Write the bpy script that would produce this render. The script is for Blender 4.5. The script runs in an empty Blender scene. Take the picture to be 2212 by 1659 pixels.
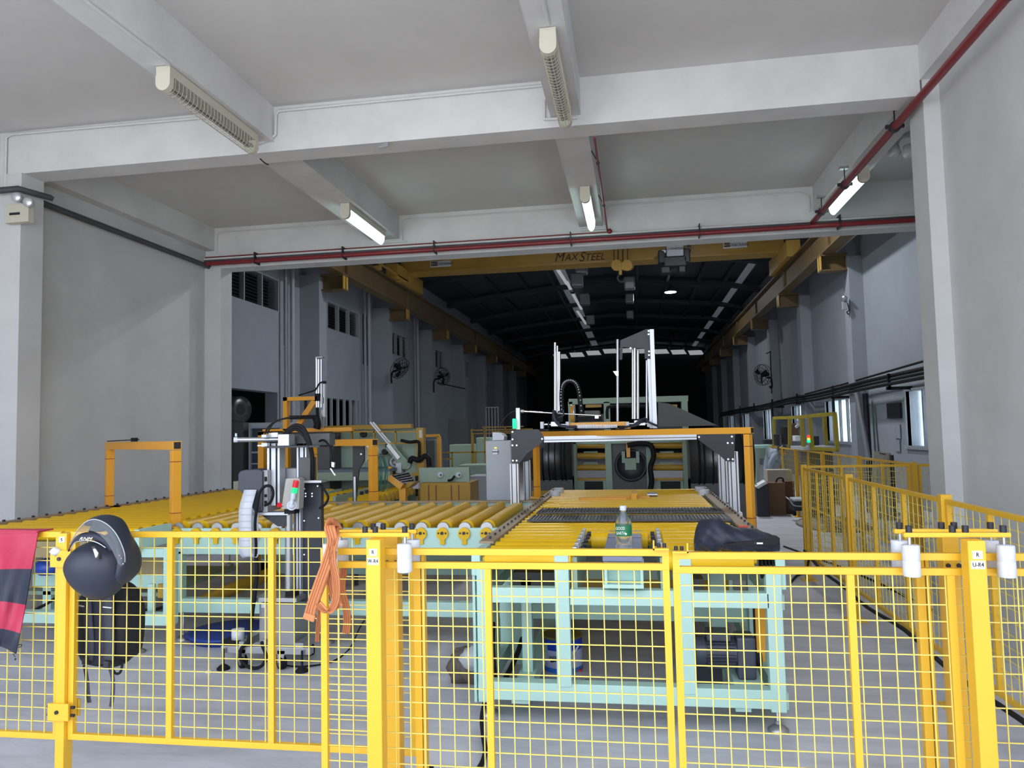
import bpy, math, random
from mathutils import Vector, Matrix, Quaternion
random.seed(7)
PI = math.pi
C = bpy.context.scene.collection
SC = bpy.context.scene

# ------------------------------------------------------------------ camera
FPX = 1621.83; YAW = .160231; PITCH = .0637455; ROLL = -.0219193; EYE = Vector((0, 0, 1.6))
fwd = Vector((-math.sin(YAW)*math.cos(PITCH), math.cos(YAW)*math.cos(PITCH), math.sin(PITCH)))
_r = Vector((math.cos(YAW), math.sin(YAW), 0)); _u = _r.cross(fwd)
cright = _r*math.cos(ROLL) + _u*math.sin(ROLL); cup = cright.cross(fwd)
cam = bpy.data.objects.new('camera', bpy.data.cameras.new('camera')); C.objects.link(cam)
M3 = Matrix((cright, cup, -fwd)).transposed()
cam.matrix_world = Matrix.Translation(EYE) @ M3.to_4x4()
cam.data.sensor_fit = 'HORIZONTAL'; cam.data.sensor_width = 36.0
cam.data.lens = FPX*36.0/2212; cam.data.clip_start = .05; cam.data.clip_end = 300
SC.camera = cam

# ------------------------------------------------------------------ world, light, exposure
SC.view_settings.view_transform = 'Standard'; SC.view_settings.look = 'None'
SC.view_settings.gamma = 1.0; SC.view_settings.use_curve_mapping = False
SC.view_settings.exposure = 0.5
w = bpy.data.worlds.new('sky'); SC.world = w; w.use_nodes = True
bg = w.node_tree.nodes['Background']; bg.inputs[0].default_value = (.80, .88, 1.0, 1); bg.inputs[1].default_value = 2.6
sd_ = bpy.data.lights.new('sun', 'SUN'); sd_.energy = 13; sd_.angle = .01; sd_.color = (1, .96, .90)
so_ = bpy.data.objects.new('sun', sd_); C.objects.link(so_); so_.rotation_euler = (math.radians(-32), math.radians(8), 0)

# ------------------------------------------------------------------ materials
MATS = {}
def mat(name, col, rough=.6, metal=0., noise=0., nscale=6., bump=0., bscale=40., emit=None, estr=0., trans=0., alpha=1., coat=0., stretch=None, dark=None, spec=None):
    m = bpy.data.materials.new(name); m.use_nodes = True
    nt = m.node_tree; b = nt.nodes['Principled BSDF']
    b.inputs['Base Color'].default_value = (*col, 1); b.inputs['Roughness'].default_value = rough
    b.inputs['Metallic'].default_value = metal
    if coat: b.inputs['Coat Weight'].default_value = coat
    if spec is not None: b.inputs['Specular IOR Level'].default_value = spec
    if trans: b.inputs['Transmission Weight'].default_value = trans; b.inputs['IOR'].default_value = 1.33
    if alpha < 1: b.inputs['Alpha'].default_value = alpha
    if emit: b.inputs['Emission Color'].default_value = (*emit, 1); b.inputs['Emission Strength'].default_value = estr
    if noise or bump:
        tc = nt.nodes.new('ShaderNodeTexCoord'); mp = nt.nodes.new('ShaderNodeMapping')
        nt.links.new(tc.outputs['Object'], mp.inputs[0])
        if stretch: mp.inputs['Scale'].default_value = stretch
    if noise:
        n = nt.nodes.new('ShaderNodeTexNoise'); n.inputs['Scale'].default_value = nscale; n.inputs['Detail'].default_value = 7; n.inputs['Roughness'].default_value = .62
        nt.links.new(mp.outputs[0], n.inputs['Vector'])
        r = nt.nodes.new('ShaderNodeValToRGB')
        d = dark or tuple(c*(1-noise) for c in col)
        r.color_ramp.elements[0].position = .3; r.color_ramp.elements[0].color = (*d, 1)
        r.color_ramp.elements[1].position = .62; r.color_ramp.elements[1].color = (*[min(1, c*(1+noise*.25)) for c in col], 1)
        nt.links.new(n.outputs[0], r.inputs[0]); nt.links.new(r.outputs[0], b.inputs['Base Color'])
    if bump:
        n2 = nt.nodes.new('ShaderNodeTexNoise'); n2.inputs['Scale'].default_value = bscale; n2.inputs['Detail'].default_value = 5
        nt.links.new(mp.outputs[0], n2.inputs['Vector'])
        bp = nt.nodes.new('ShaderNodeBump'); bp.inputs['Strength'].default_value = bump; bp.inputs['Distance'].default_value = .02
        nt.links.new(n2.outputs[0], bp.inputs['Height']); nt.links.new(bp.outputs[0], b.inputs['Normal'])
    MATS[name] = m; return m
M_wall = mat('white painted render', (.60, .605, .615), .85, noise=.10, nscale=1.2, bump=.08, bscale=18)
M_beam = mat('patched white paint', (.66, .66, .67), .8, noise=.13, nscale=1.6, bump=.05, bscale=10)
M_ceil = mat('ceiling plaster', (.62, .61, .605), .9, noise=.07, nscale=.8)
M_floor = mat('concrete floor', (.58, .585, .65), .5, noise=.22, nscale=2.4, bump=.12, bscale=9, stretch=(.8, 2.4, 1))
M_yard = mat('pale yard concrete', (.52, .51, .49), .8, noise=.15, nscale=1.5)
M_hwall = mat('hall wall paint', (.29, .32, .36), .85, noise=.10, nscale=.8)
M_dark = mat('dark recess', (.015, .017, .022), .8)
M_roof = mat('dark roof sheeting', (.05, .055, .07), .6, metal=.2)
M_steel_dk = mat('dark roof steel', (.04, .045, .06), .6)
M_yel = mat('yellow powder coat', (.80, .455, .028), .42, noise=.05, nscale=3)
M_wire = mat('yellow wire', (.74, .58, .13), .45)
M_roller = mat('yellow roller rubber', (.80, .475, .004), .40, spec=.35, noise=.06, nscale=5)
M_org = mat('amber gloss paint', (.80, .37, .03), .35)
M_amb_dk = mat('ochre machine paint', (.42, .24, .02), .5)
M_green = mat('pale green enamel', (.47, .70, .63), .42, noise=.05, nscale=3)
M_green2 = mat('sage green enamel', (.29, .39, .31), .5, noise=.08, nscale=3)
M_grey = mat('grey cabinet paint', (.36, .38, .42), .45)
M_dgrey = mat('dark grey cabinet paint', (.09, .095, .10), .55)
M_black = mat('black plate', (.022, .025, .035), .45)
M_rub = mat('black rubber', (.008, .008, .011), .65, spec=.25)
M_alu = mat('aluminium extrusion', (.58, .60, .65), .4, metal=.5)
M_chrome = mat('chrome', (.75, .75, .78), .16, metal=1)
M_zinc = mat('zinc', (.45, .46, .48), .35, metal=.8)
M_ss = mat('stainless sheet', (.33, .33, .35), .42, metal=.3)
M_white = mat('white plastic', (.62, .65, .72), .4)
M_bolt = mat('blackened bolt', (.03, .03, .04), .45, metal=.4)
M_cream = mat('cream lamp housing', (.56, .54, .45), .5)
M_tubeoff = mat('unlit tube', (.30, .29, .25), .4)
M_tube = mat('lit tube', (.9, 1, .97), .4, emit=(.75, 1, .92), estr=3.0)
M_red = mat('red pipe paint', (.20, .016, .022), .4)
M_cond = mat('painted conduit', (.62, .62, .62), .6)
M_cond_dk = mat('dark grey conduit', (.06, .063, .075), .6)
M_coil = mat('coiled steel strip', (.10, .10, .11), .32, metal=.85)
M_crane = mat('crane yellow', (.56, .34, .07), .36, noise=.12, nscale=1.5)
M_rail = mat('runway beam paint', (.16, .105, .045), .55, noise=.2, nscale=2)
M_glass = mat('bright window glass', (.75, .85, .88), .15, trans=.85)
M_frame = mat('window frame grey', (.30, .33, .36), .5)
M_card = mat('cardboard', (.16, .10, .06), .85)
M_cardl = mat('light board', (.45, .40, .33), .85)
M_blue = mat('blue plastic', (.02, .06, .35), .4)
M_navy = mat('navy nylon', (.018, .022, .042), .55, bump=.15, bscale=30)
M_redc = mat('crimson nylon', (.42, .02, .062), .5, bump=.15, bscale=25)
M_blkc = mat('black fabric', (.012, .012, .015), .85, bump=.2, bscale=60)
M_strapc = mat('grey webbing', (.05, .055, .075), .8)
M_sling = mat('orange webbing', (.56, .20, .075), .75, bump=.2, bscale=70)
M_helmet = mat('matt navy shell', (.020, .026, .044), .45)
M_visor = mat('smoked visor', (.22, .24, .26), .06, alpha=.22)
M_silver = mat('silver trim', (.6, .62, .66), .3, metal=.6)
M_pet = mat('clear bottle plastic', (.93, .97, .98), .06, trans=.95)
M_lblg = mat('green bottle label', (.01, .18, .07), .5)
M_print = mat('black print', (.01, .01, .015), .7)
M_whp = mat('white print', (.85, .87, .9), .7)
M_sigR = mat('red lens', (.45, .01, .02), .3, emit=(1, .03, .05), estr=.25)
M_sigG = mat('green lens', (.0, .45, .12), .3, emit=(.02, 1, .30), estr=.6)
M_sigGl = mat('lit green lens', (.0, .5, .2), .3, emit=(.02, 1, .35), estr=1.0)
M_sigY = mat('yellow lens', (.6, .4, .02), .3, emit=(1, .7, .05), estr=.8)
M_lamp = mat('lit lamp disc', (1, 1, 1), .4, emit=(1, 1, 1), estr=30)
M_tran = mat('translucent roof strip', (.3, .33, .36), .5, emit=(.75, .85, 1), estr=.05)
M_vent = mat('daylit ridge vent', (.7, .72, .75), .5, emit=(.9, .95, 1), estr=.22)
M_skin = mat('skin', (.30, .17, .11), .6)
M_shirt = mat('pale blue shirt', (.30, .36, .44), .8)
M_bluegrey = mat('blue grey tabletop', (.13, .17, .23), .5)
M_duct = mat('galvanised duct', (.30, .31, .34), .4, metal=.5)
M_curt = mat('green strapping tape', (.02, .16, .10), .45)

# ------------------------------------------------------------------ pixels (of the 2212x1659 photo) to points at a real distance
def ray(x, y): return cright*((x-1106)/FPX) - cup*((y-829.5)/FPX) + fwd
def PY(x, y, Y): d = ray(x, y); return EYE + d*(Y/d.y)
def PZ(x, y, z): d = ray(x, y); return EYE + d*((z-EYE.z)/d.z)
def PX(x, y, X): d = ray(x, y); return EYE + d*(X/d.x)

# ------------------------------------------------------------------ mesh builder
ORG = {}
def frame(d):
    d = d.normalized(); a = Vector((0, 0, 1)) if abs(d.z) < .9 else Vector((1, 0, 0))
    u = a.cross(d).normalized(); return u, d.cross(u)
class MB:
    def __init__(s): s.v = []; s.f = []; s.sm = []; s.mi = []; s.cur = 0
    def add(s, vs, fs, smooth=False):
        o = len(s.v); s.v += [Vector(v) for v in vs]
        for f in fs: s.f.append([i+o for i in f]); s.sm.append(smooth); s.mi.append(s.cur)
        return s
    def box(s, x0, x1, y0, y1, z0, z1):
        if x0 > x1: x0, x1 = x1, x0
        if y0 > y1: y0, y1 = y1, y0
        if z0 > z1: z0, z1 = z1, z0
        return s.add([(x0,y0,z0),(x1,y0,z0),(x1,y1,z0),(x0,y1,z0),(x0,y0,z1),(x1,y0,z1),(x1,y1,z1),(x0,y1,z1)],
                     [(0,3,2,1),(4,5,6,7),(0,1,5,4),(1,2,6,5),(2,3,7,6),(3,0,4,7)])
    def cbox(s, c, sx, sy, sz, rot=None):
        vs = [Vector((a*sx/2, b*sy/2, d*sz/2)) for d in (-1, 1) for a, b in ((-1,-1),(1,-1),(1,1),(-1,1))]
        if rot is not None: vs = [rot @ v for v in vs]
        return s.add([Vector(c)+v for v in vs], [(0,3,2,1),(4,5,6,7),(0,1,5,4),(1,2,6,5),(2,3,7,6),(3,0,4,7)])
    def pbox(s, x0, y0, x1, y1, Y, d):
        xm, ym = (x0+x1)/2, (y0+y1)/2
        return s.box(PY(x0, ym, Y).x, PY(x1, ym, Y).x, Y, Y+d, PY(xm, y1, Y).z, PY(xm, y0, Y).z)
    def prism(s, pts, vec):
        n = len(pts); p = [Vector(q) for q in pts]; vec = Vector(vec)
        nor = Vector((0, 0, 0))
        for i in range(n): nor += p[i].cross(p[(i+1) % n])
        if nor.dot(vec) > 0: p.reverse()
        return s.add(p + [q+vec for q in p], [tuple(range(n)), tuple(range(2*n-1, n-1, -1))] + [(i, i+n, (i+1) % n+n, (i+1) % n) for i in range(n)])
    def pprism(s, px, Y, d): return s.prism([PY(x, y, Y) for x, y in px], (0, d, 0))
    def bar(s, p0, p1, w, h=None, up=None):
        h = w if h is None else h; p0 = Vector(p0); p1 = Vector(p1); d = (p1-p0).normalized()
        if up is None: u, v = frame(d)
        else: u = Vector(up).cross(d).normalized(); v = d.cross(u)
        vs = [p+u*(a*w/2)+v*(b*h/2) for p in (p0, p1) for a, b in ((-1,-1),(1,-1),(1,1),(-1,1))]
        return s.add(vs, [(0,3,2,1),(4,5,6,7),(0,1,5,4),(1,2,6,5),(2,3,7,6),(3,0,4,7)])
    def cyl(s, p0, p1, r, n=16, r2=None, cap=True):
        r2 = r if r2 is None else r2; p0 = Vector(p0); p1 = Vector(p1); u, v = frame(p1-p0)
        ring = lambda p, q: [p+(u*math.cos(2*PI*i/n)+v*math.sin(2*PI*i/n))*q for i in range(n)]
        a, b = ring(p0, r), ring(p1, r2)
        s.add(a+b, [(i, (i+1) % n, (i+1) % n+n, i+n) for i in range(n)], True)
        if cap: s.add(a, [tuple(range(n-1, -1, -1))]); s.add(b, [tuple(range(n))])
        return s
    def lathe(s, base, axis, prof, n=24):
        base = Vector(base); ax = Vector(axis).normalized(); u, v = frame(ax); vs = []; fs = []
        for r, h in prof:
            vs += [base+ax*h+(u*math.cos(2*PI*i/n)+v*math.sin(2*PI*i/n))*max(r, 1e-4) for i in range(n)]
        for k in range(len(prof)-1):
            for i in range(n): j = (i+1) % n; fs.append((k*n+i, k*n+j, (k+1)*n+j, (k+1)*n+i))
        s.add(vs, fs, True)
        s.add(vs[:n], [tuple(range(n-1, -1, -1))]); s.add(vs[-n:], [tuple(range(n))]); return s
    def tube(s, pts, r, n=8, closed=False, smooth=True, sub=4):
        P = [Vector(p) for p in pts]
        if smooth and len(P) > 2: P = spline(P, sub)
        vs = []; fs = []; m = len(P); u = None
        for i, p in enumerate(P):
            d = (P[min(i+1, m-1)]-P[max(i-1, 0)]).normalized()
            if u is None: u, v = frame(d)
            else: u = (u - d*u.dot(d)).normalized(); v = d.cross(u)
            vs += [p+(u*math.cos(2*PI*k/n)+v*math.sin(2*PI*k/n))*r for k in range(n)]
        for i in range(m-1):
            for k in range(n): j = (k+1) % n; fs.append((i*n+k, i*n+j, (i+1)*n+j, (i+1)*n+k))
        s.add(vs, fs, True); s.add(vs[:n], [tuple(range(n-1, -1, -1))]); s.add(vs[-n:], [tuple(range(n))]); return s
    def ribbon(s, pts, w, th, wdir=(1, 0, 0), sub=5):
        P = spline([Vector(p) for p in pts], sub); m = len(P); vs = []; fs = []
        for i, p in enumerate(P):
            d = (P[min(i+1, m-1)]-P[max(i-1, 0)]).normalized(); n_ = Vector(wdir)
            u = (n_ - d*n_.dot(d)).normalized(); v = d.cross(u)
            vs += [p+u*(a*w/2)+v*(b*th/2) for a, b in ((-1,-1),(-.45,-1.6),(0,-1),(.45,-1.6),(1,-1),(1,1),(0,1),(-1,1))]
        k = 8
        for i in range(m-1):
            for q in range(k): j = (q+1) % k; fs.append((i*k+q, i*k+j, (i+1)*k+j, (i+1)*k+q))
        s.add(vs, fs, True); s.add(vs[:k], [tuple(range(k-1, -1, -1))]); s.add(vs[-k:], [tuple(range(k))]); return s
    def ell(s, c, rx, ry, rz, n=16, m=10, rot=None, fn=None):
        vs = []; fs = []
        for i in range(m+1):
            t = PI*i/m
            for k in range(n):
                a = 2*PI*k/n; q = Vector((math.sin(t)*math.cos(a), math.sin(t)*math.sin(a), math.cos(t)))
                if fn: q = fn(q)
                q = Vector((q.x*rx, q.y*ry, q.z*rz))
                if rot is not None: q = rot @ q
                vs.append(Vector(c)+q)
        for i in range(m):
            for k in range(n): j = (k+1) % n; fs.append((i*n+k, (i+1)*n+k, (i+1)*n+j, i*n+j))
        return s.add(vs, fs, True)
    def build(s, name, m, parent=None, kind=None, label=None, bevel=0, origin=None):
        me = bpy.data.meshes.new(name)
        if parent is not None: o0 = ORG[parent.name]
        elif origin is not None: o0 = Vector(origin)
        else:
            xs = [v.x for v in s.v]; ys = [v.y for v in s.v]; zs = [v.z for v in s.v]
            o0 = Vector(((min(xs)+max(xs))/2, (min(ys)+max(ys))/2, min(zs)))
        me.from_pydata([v-o0 for v in s.v], [], s.f)
        ms = m if isinstance(m, (list, tuple)) else [m]
        for q in ms: me.materials.append(q)
        me.polygons.foreach_set('use_smooth', s.sm); me.polygons.foreach_set('material_index', s.mi); me.update()
        ob = bpy.data.objects.new(name, me); C.objects.link(ob); ORG[ob.name] = o0
        if parent is not None: ob.parent = parent
        else: ob.location = o0
        if kind: ob['kind'] = kind
        if label: ob['label'] = label
        if bevel:
            b = ob.modifiers.new('bevel', 'BEVEL'); b.width = bevel; b.segments = 2; b.limit_method = 'ANGLE'
        return ob
def spline(P, sub):
    out = []; n = len(P)
    for i in range(n-1):
        p0 = P[max(i-1, 0)]; p1 = P[i]; p2 = P[i+1]; p3 = P[min(i+2, n-1)]
        for k in range(sub):
            t = k/sub
            out.append(.5*((2*p1)+(p2-p0)*t+(2*p0-5*p1+4*p2-p3)*t*t+(3*p1-p0-3*p2+p3)*t**3))
    out.append(P[-1]); return out
def thing(name, label, cat, loc=(0, 0, 0), group=None):
    o = bpy.data.objects.new(name, None); C.objects.link(o); o.location = loc; o.empty_display_size = .1
    o['label'] = label; o['category'] = cat
    if group: o['group'] = group
    ORG[o.name] = Vector(loc); return o
def tag(o, label, cat, group=None, kind=None):
    o['label'] = label; o['category'] = cat
    if group: o['group'] = group
    if kind: o['kind'] = kind
    return o
def struct(name, mb, m, parent=None):
    o = mb.build(name, m, parent)
    if parent is None: o['kind'] = 'structure'
    return o
def kids(o): return [c for c in bpy.data.objects if c.parent is o]
def dup(root, loc, label=None, group=None, rot=None):
    tree = {}
    for o in bpy.data.objects: tree.setdefault(o.parent, []).append(o)
    def rec(o, par):
        c = o.copy(); C.objects.link(c)
        if par is not None: c.parent = par
        for k in tree.get(o, []): rec(k, c)
        return c
    r = rec(root, None); r.location = loc; ORG[r.name] = Vector(loc)
    if rot is not None: r.rotation_euler = rot
    if label: r['label'] = label
    if group: r['group'] = group
    return r
def rep(o, offs):
    """copies of one part under the same parent, shifted"""
    for d in offs:
        c = o.copy(); C.objects.link(c); c.parent = o.parent; c.location = o.location + Vector(d)
def text(body, size, p, m, parent, name='lettering', normal='-Y', depth=.0015, slant=0, sx=1., font=None):
    cu = bpy.data.curves.new(name, 'FONT'); cu.body = body; cu.size = size; cu.extrude = depth; cu.shear = slant
    cu.align_x = 'CENTER'; cu.align_y = 'CENTER'; cu.resolution_u = 3
    to = bpy.data.objects.new(name, cu); C.objects.link(to)
    dg = bpy.context.evaluated_depsgraph_get(); me = bpy.data.meshes.new_from_object(to.evaluated_get(dg))
    bpy.data.objects.remove(to)
    R = {'-Y': Matrix.Rotation(PI/2, 4, 'X'), '-X': Matrix.Rotation(-PI/2, 4, 'Z') @ Matrix.Rotation(PI/2, 4, 'X'), 'Z': Matrix.Identity(4)}[normal] if isinstance(normal, str) else normal
    me.transform(R @ Matrix.Diagonal((sx, 1, 1, 1))); me.transform(Matrix.Translation(Vector(p)-ORG[parent.name]))
    me.materials.clear(); me.materials.append(m)
    o = bpy.data.objects.new(name, me); C.objects.link(o); o.parent = parent; ORG[o.name] = ORG[parent.name]; return o

# ================================================================== SETTING
X0, XR, YB1, YB1b, YB2, YB2b, ZC = -6.04, 2.48, 6.3, 6.56, 9.87, 10.15, 4.63
HL, HR, HE, ROOFE = -7.9, 5.2, 56.0, 7.35
fl = MB(); fl.box(-30, 30, .6, HE+1, -.2, 0); struct('floor', fl, M_floor)
fl = MB(); fl.box(-40, 40, -45, .6, -.2, -.005); struct('floor_yard', fl, M_yard)
m = MB(); m.box(X0-.2, X0, .3, YB2b, 0, ZC); struct('wall_left', m, M_wall)
m = MB(); m.box(XR, XR+.2, .3, 6.62, 0, ZC); struct('wall_right', m, M_wall)
m = MB(); m.box(XR+.2, HR+.2, 6.42, 6.62, 0, ZC); struct('wall_side', m, M_wall)
m = MB(); m.box(X0-.2, HR+.2, .3, YB2b, ZC, ZC+.25); struct('ceiling', m, M_ceil)
# concrete columns and beams of the covered bay
def beam(x0, x1, y0, y1, z0, z1, name='trim_1', mt=None):
    b = MB(); b.box(x0, x1, y0, y1, z0, z1); return struct(name, b, mt or M_beam)
beam(X0, 2.34, YB1, YB1b, 4.21, ZC, 'trim_1')                     # near cross beam
beam(X0, HR, YB2, YB2b, 4.04, ZC, 'trim_2')                     # portal beam
for k, (a, b_) in enumerate(((-3.44, -3.18), (-.63, -.37))): beam(a, b_, .35, YB1, 4.30, ZC, 'trim_%d' % (3+k))
for k, (a, b_) in enumerate(((-3.53, -3.13), (-.64, -.33), (2.33, 2.57))): beam(a, b_, YB1b, YB2, 4.30, ZC, 'trim_%d' % (5+k))
beam(2.34, XR, .35, YB1+.01, 4.34, ZC, 'trim_8')
beam(X0, -5.9, YB1b, YB2, 4.30, ZC, 'trim_9')
# columns
beam(X0, -5.78, YB1-.02, YB1b, 0, 4.21, 'trim_10', M_wall)
beam(X0, -5.79, YB2-.02, YB2b, 0, 4.04, 'trim_11', M_wall)
beam(2.355, XR, YB1, 6.6, 0, 4.34, 'trim_12', M_wall)
# ---- crane hall beyond
m = MB(); m.box(HR, HR+.25, 6.42, HE, 0, ROOFE)
# right wall with real window openings
def wall_holes(name, axis, c0, c1, a0, a1, z0, z1, holes, mt):
    """wall slab in the Y direction (axis X thickness c0..c1) with rectangular openings (y0,y1,zlo,zhi)"""
    b = MB(); ys = sorted({a0, a1, *[h[0] for h in holes], *[h[1] for h in holes]})
    for i in range(len(ys)-1):
        ya, yb = ys[i], ys[i+1]; mid = (ya+yb)/2
        hs = sorted([h for h in holes if h[0] < mid < h[1]], key=lambda h: h[2]); z = z0
        for h in hs:
            if h[2] > z: b.box(c0, c1, ya, yb, z, h[2])
            z = h[3]
        if z < z1: b.box(c0, c1, ya, yb, z, z1)
    return struct(name, b, mt)
rw = [(13.0, 15.55, 1.17, 2.21), (19.0, 21.7, 1.17, 2.24), (24.3, 26.2, 1.6, 2.24), (29.6, 31.8, 1.1, 2.24), (35.5, 37.6, 1.1, 2.2), (41, 43, 1.1, 2.2)]
wall_holes('wall_east', 'x', HR, HR+.25, 6.62, HE, 0, ROOFE, rw, M_hwall)
for k, (ya, yb, za, zb) in enumerate(rw):
    f = MB(); n = 4 if k else 3
    f.box(HR-.03, HR+.06, ya-.05, yb+.05, zb, zb+.05); f.box(HR-.05, HR+.06, ya-.08, yb+.08, za-.06, za)
    f.box(HR-.03, HR+.06, ya-.05, ya, za, zb); f.box(HR-.03, HR+.06, yb, yb+.05, za, zb)
    fr = struct('window_%d' % (k+1), f, M_frame)
    for i in range(1, n):
        y = ya+(yb-ya)*i/n; b = MB(); b.box(HR-.01, HR+.05, y-.035, y+.035, za, zb); b.build('mullion', M_frame, fr)
    for i in range(n):
        b = MB(); b.box(HR+.055, HR+.062, ya+(yb-ya)*i/n+.03, ya+(yb-ya)*(i+1)/n-.03, za, zb); b.build('pane', M_glass, fr)
# left hall wall: louvre band above, dark bays below
lh = []
for k in range(8):
    y0 = 12.5+5.05*k; lh += [(y0+.3, y0+3.35, 4.45, 5.15), (y0+.3, y0+3.3, .0, 2.6)] if k < 2 else [(y0+.6, y0+3.1, 4.3, 5.0)]
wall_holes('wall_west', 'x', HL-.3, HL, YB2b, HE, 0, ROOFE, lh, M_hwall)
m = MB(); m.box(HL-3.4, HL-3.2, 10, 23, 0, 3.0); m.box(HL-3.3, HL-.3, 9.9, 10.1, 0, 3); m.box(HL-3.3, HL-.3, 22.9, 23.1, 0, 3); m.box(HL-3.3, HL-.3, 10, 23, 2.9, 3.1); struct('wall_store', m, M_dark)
m = MB(); m.box(HL, X0-.2, YB2b-.2, YB2b, 0, ROOFE); struct('wall_return', m, M_wall)
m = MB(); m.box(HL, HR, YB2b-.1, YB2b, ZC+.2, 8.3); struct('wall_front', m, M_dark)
m = MB(); m.box(HL-.3, HR+.3, HE, HE+.3, 0, 6.95); m.prism([(HL-.3, HE, 6.95), (HR+.3, HE, 6.95), (HR+.3, HE, 7.6), (-1, HE, 8.2), (HL-.3, HE, 7.6)], (0, .3, 0)); struct('wall_back', m, M_dark)
wn = 7
for k in range(8):
    y0 = 12.5+5.05*k
    # louvre windows in the left wall
    ya, yb, za, zb = (y0+.3, y0+3.35, 4.45, 5.15) if k < 2 else (y0+.6, y0+3.1, 4.3, 5.0)
    f = MB(); f.box(HL-.28, HL-.25, ya, yb, za, zb); fr = struct('window_%d' % wn, f, M_dark); wn += 1
    s_ = MB()
    for i in range(9): z = za+.04+(zb-za-.06)*i/9; s_.add([(HL-.06, ya, z), (HL-.06, yb, z), (HL-.16, yb, z+.06), (HL-.16, ya, z+.06)], [(0,1,2,3)])
    if k < 4: s_.build('louvre', M_steel_dk, fr, kind='stuff')
    for i in range(5): y = ya+(yb-ya)*i/4; b = MB(); b.box(HL-.1, HL+.01, y-.022, y+.022, za, zb); b.build('mullion', M_frame, fr)
tn = 13
for k in range(7):      # piers on both walls with corbels, and pipes between
    yc = 17.15+5.1*k
    b = MB(); b.box(HL, -7.4, yc-.2, yc+.25, 0, 5.5); struct('trim_%d' % tn, b, M_hwall); tn += 1
    yr = 17.9+5.1*k-5.1*0
    b = MB(); b.box(4.9, HR, yr-.05, yr+.4, 0, 5.42); struct('trim_%d' % tn, b, M_hwall); tn += 1
b = MB(); b.box(4.9, HR, 12.8, 13.2, 0, 5.42); struct('trim_%d' % tn, b, M_hwall); tn += 1
# roof: two slopes, ridge vent strips, rafters
rf = MB(); zr = 7.95
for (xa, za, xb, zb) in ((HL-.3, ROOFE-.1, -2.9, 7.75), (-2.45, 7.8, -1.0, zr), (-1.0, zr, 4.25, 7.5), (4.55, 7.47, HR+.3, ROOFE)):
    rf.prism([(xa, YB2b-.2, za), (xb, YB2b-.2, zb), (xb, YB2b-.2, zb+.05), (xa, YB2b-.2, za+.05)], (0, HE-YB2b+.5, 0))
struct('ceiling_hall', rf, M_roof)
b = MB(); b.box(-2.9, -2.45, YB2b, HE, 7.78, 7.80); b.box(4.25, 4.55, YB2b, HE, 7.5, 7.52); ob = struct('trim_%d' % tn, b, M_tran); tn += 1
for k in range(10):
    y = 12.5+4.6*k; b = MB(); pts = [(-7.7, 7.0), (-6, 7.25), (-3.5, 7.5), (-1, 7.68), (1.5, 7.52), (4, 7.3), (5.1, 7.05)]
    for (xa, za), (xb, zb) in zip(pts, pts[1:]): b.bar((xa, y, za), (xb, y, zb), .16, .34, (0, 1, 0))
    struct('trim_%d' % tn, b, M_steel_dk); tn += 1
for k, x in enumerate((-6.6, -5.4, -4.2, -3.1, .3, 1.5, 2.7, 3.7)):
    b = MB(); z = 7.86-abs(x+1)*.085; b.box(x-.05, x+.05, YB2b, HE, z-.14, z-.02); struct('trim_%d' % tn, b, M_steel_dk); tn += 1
for k in range(9):   # daylit vents in the far gable
    xa = -5.7+k*1.23; z = 7.55-abs(xa+.6+.8)*.07
    b = MB(); b.prism([(xa, HE-.4, z-.28), (xa+1.0, HE-.4, z-.28), (xa+.8, HE-.4, z+.05), (xa-.15, HE-.4, z+.05)], (0, .05, 0)); struct('window_%d' % wn, b, M_vent); wn += 1
# conduits and pipes belong to the setting as things
def pipe(name, label, pts, r, m_, cat='pipe', n=10, group=None, smooth=False):
    b = MB(); b.tube(pts, r, n, smooth=smooth); o = b.build(name, m_); return tag(o, label, cat, group)

# ================================================================== PIPES, CONDUITS, LAMPS OF THE COVERED BAY
YF = 9.80
x0_, x1_ = -6.0, 4.6
for (z, r, m_, lab, y) in ((4.085, .030, M_red, 'thick dark red pipe, lowest of the run on the portal beam', 9.74), (4.135, .020, M_cond_dk, 'dark grey conduit just above the thick red pipe on the portal beam', 9.79),
                        (4.160, .015, M_cond, 'thin white conduit in the middle of the run on the portal beam', 9.77), (4.19, .010, M_red, 'thin dark red pipe, topmost of the run on the portal beam', 9.80)):
    xe = -.23 if z == 4.19 else x1_
    pipe('pipe', lab, [(x0_, y, z), (xe, y, z)], r, m_)
b = thing('sprinkler_pipe', 'long dark red sprinkler pipe hung along the right side under the beams', 'pipe', (2.0, 1.3, 3.9))
zz = 1.6+.262*9.7; xx = .238*9.7
b_ = MB(); b_.cyl((.9*(zz-1.6), 1.3, zz), (.9*(zz-1.6), 9.78, zz), .033, 14); b_.build('pipe', M_red, b)
for y in (4.72, 6.75, 8.3, 9.3):
    h = MB(); X = .9*(zz-1.6); h.cyl((X, y, zz+.03), (X, y, 4.33), .006, 6); h.build('hanger_rod', M_bolt, b)
    h = MB(); h.cyl((X, y-.02, zz), (X, y+.02, zz), .048, 12); h.box(X-.075, X+.075, y-.012, y+.012, zz-.01, zz+.02); h.build('clamp', M_bolt, b)
    h = MB(); h.box(X-.05, X+.05, y-.03, y+.03, 4.31, 4.335); h.build('bracket', M_zinc, b)
b = thing('drop_pipe', 'thin dark red pipe running back beside the middle beam then down', 'pipe', (-.25, 8, 4.2))
h = MB(); h.tube([(-.27, YB1b, 4.19), (-.27, 9.76, 4.20), (-.24, 9.78, 4.19)], .011, 8, smooth=False); h.build('pipe', M_red, b)
h = MB(); h.ell((-.24, 9.76, 4.19), .035, .035, .035, 12, 8); h.build('elbow', M_red, b)
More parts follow.
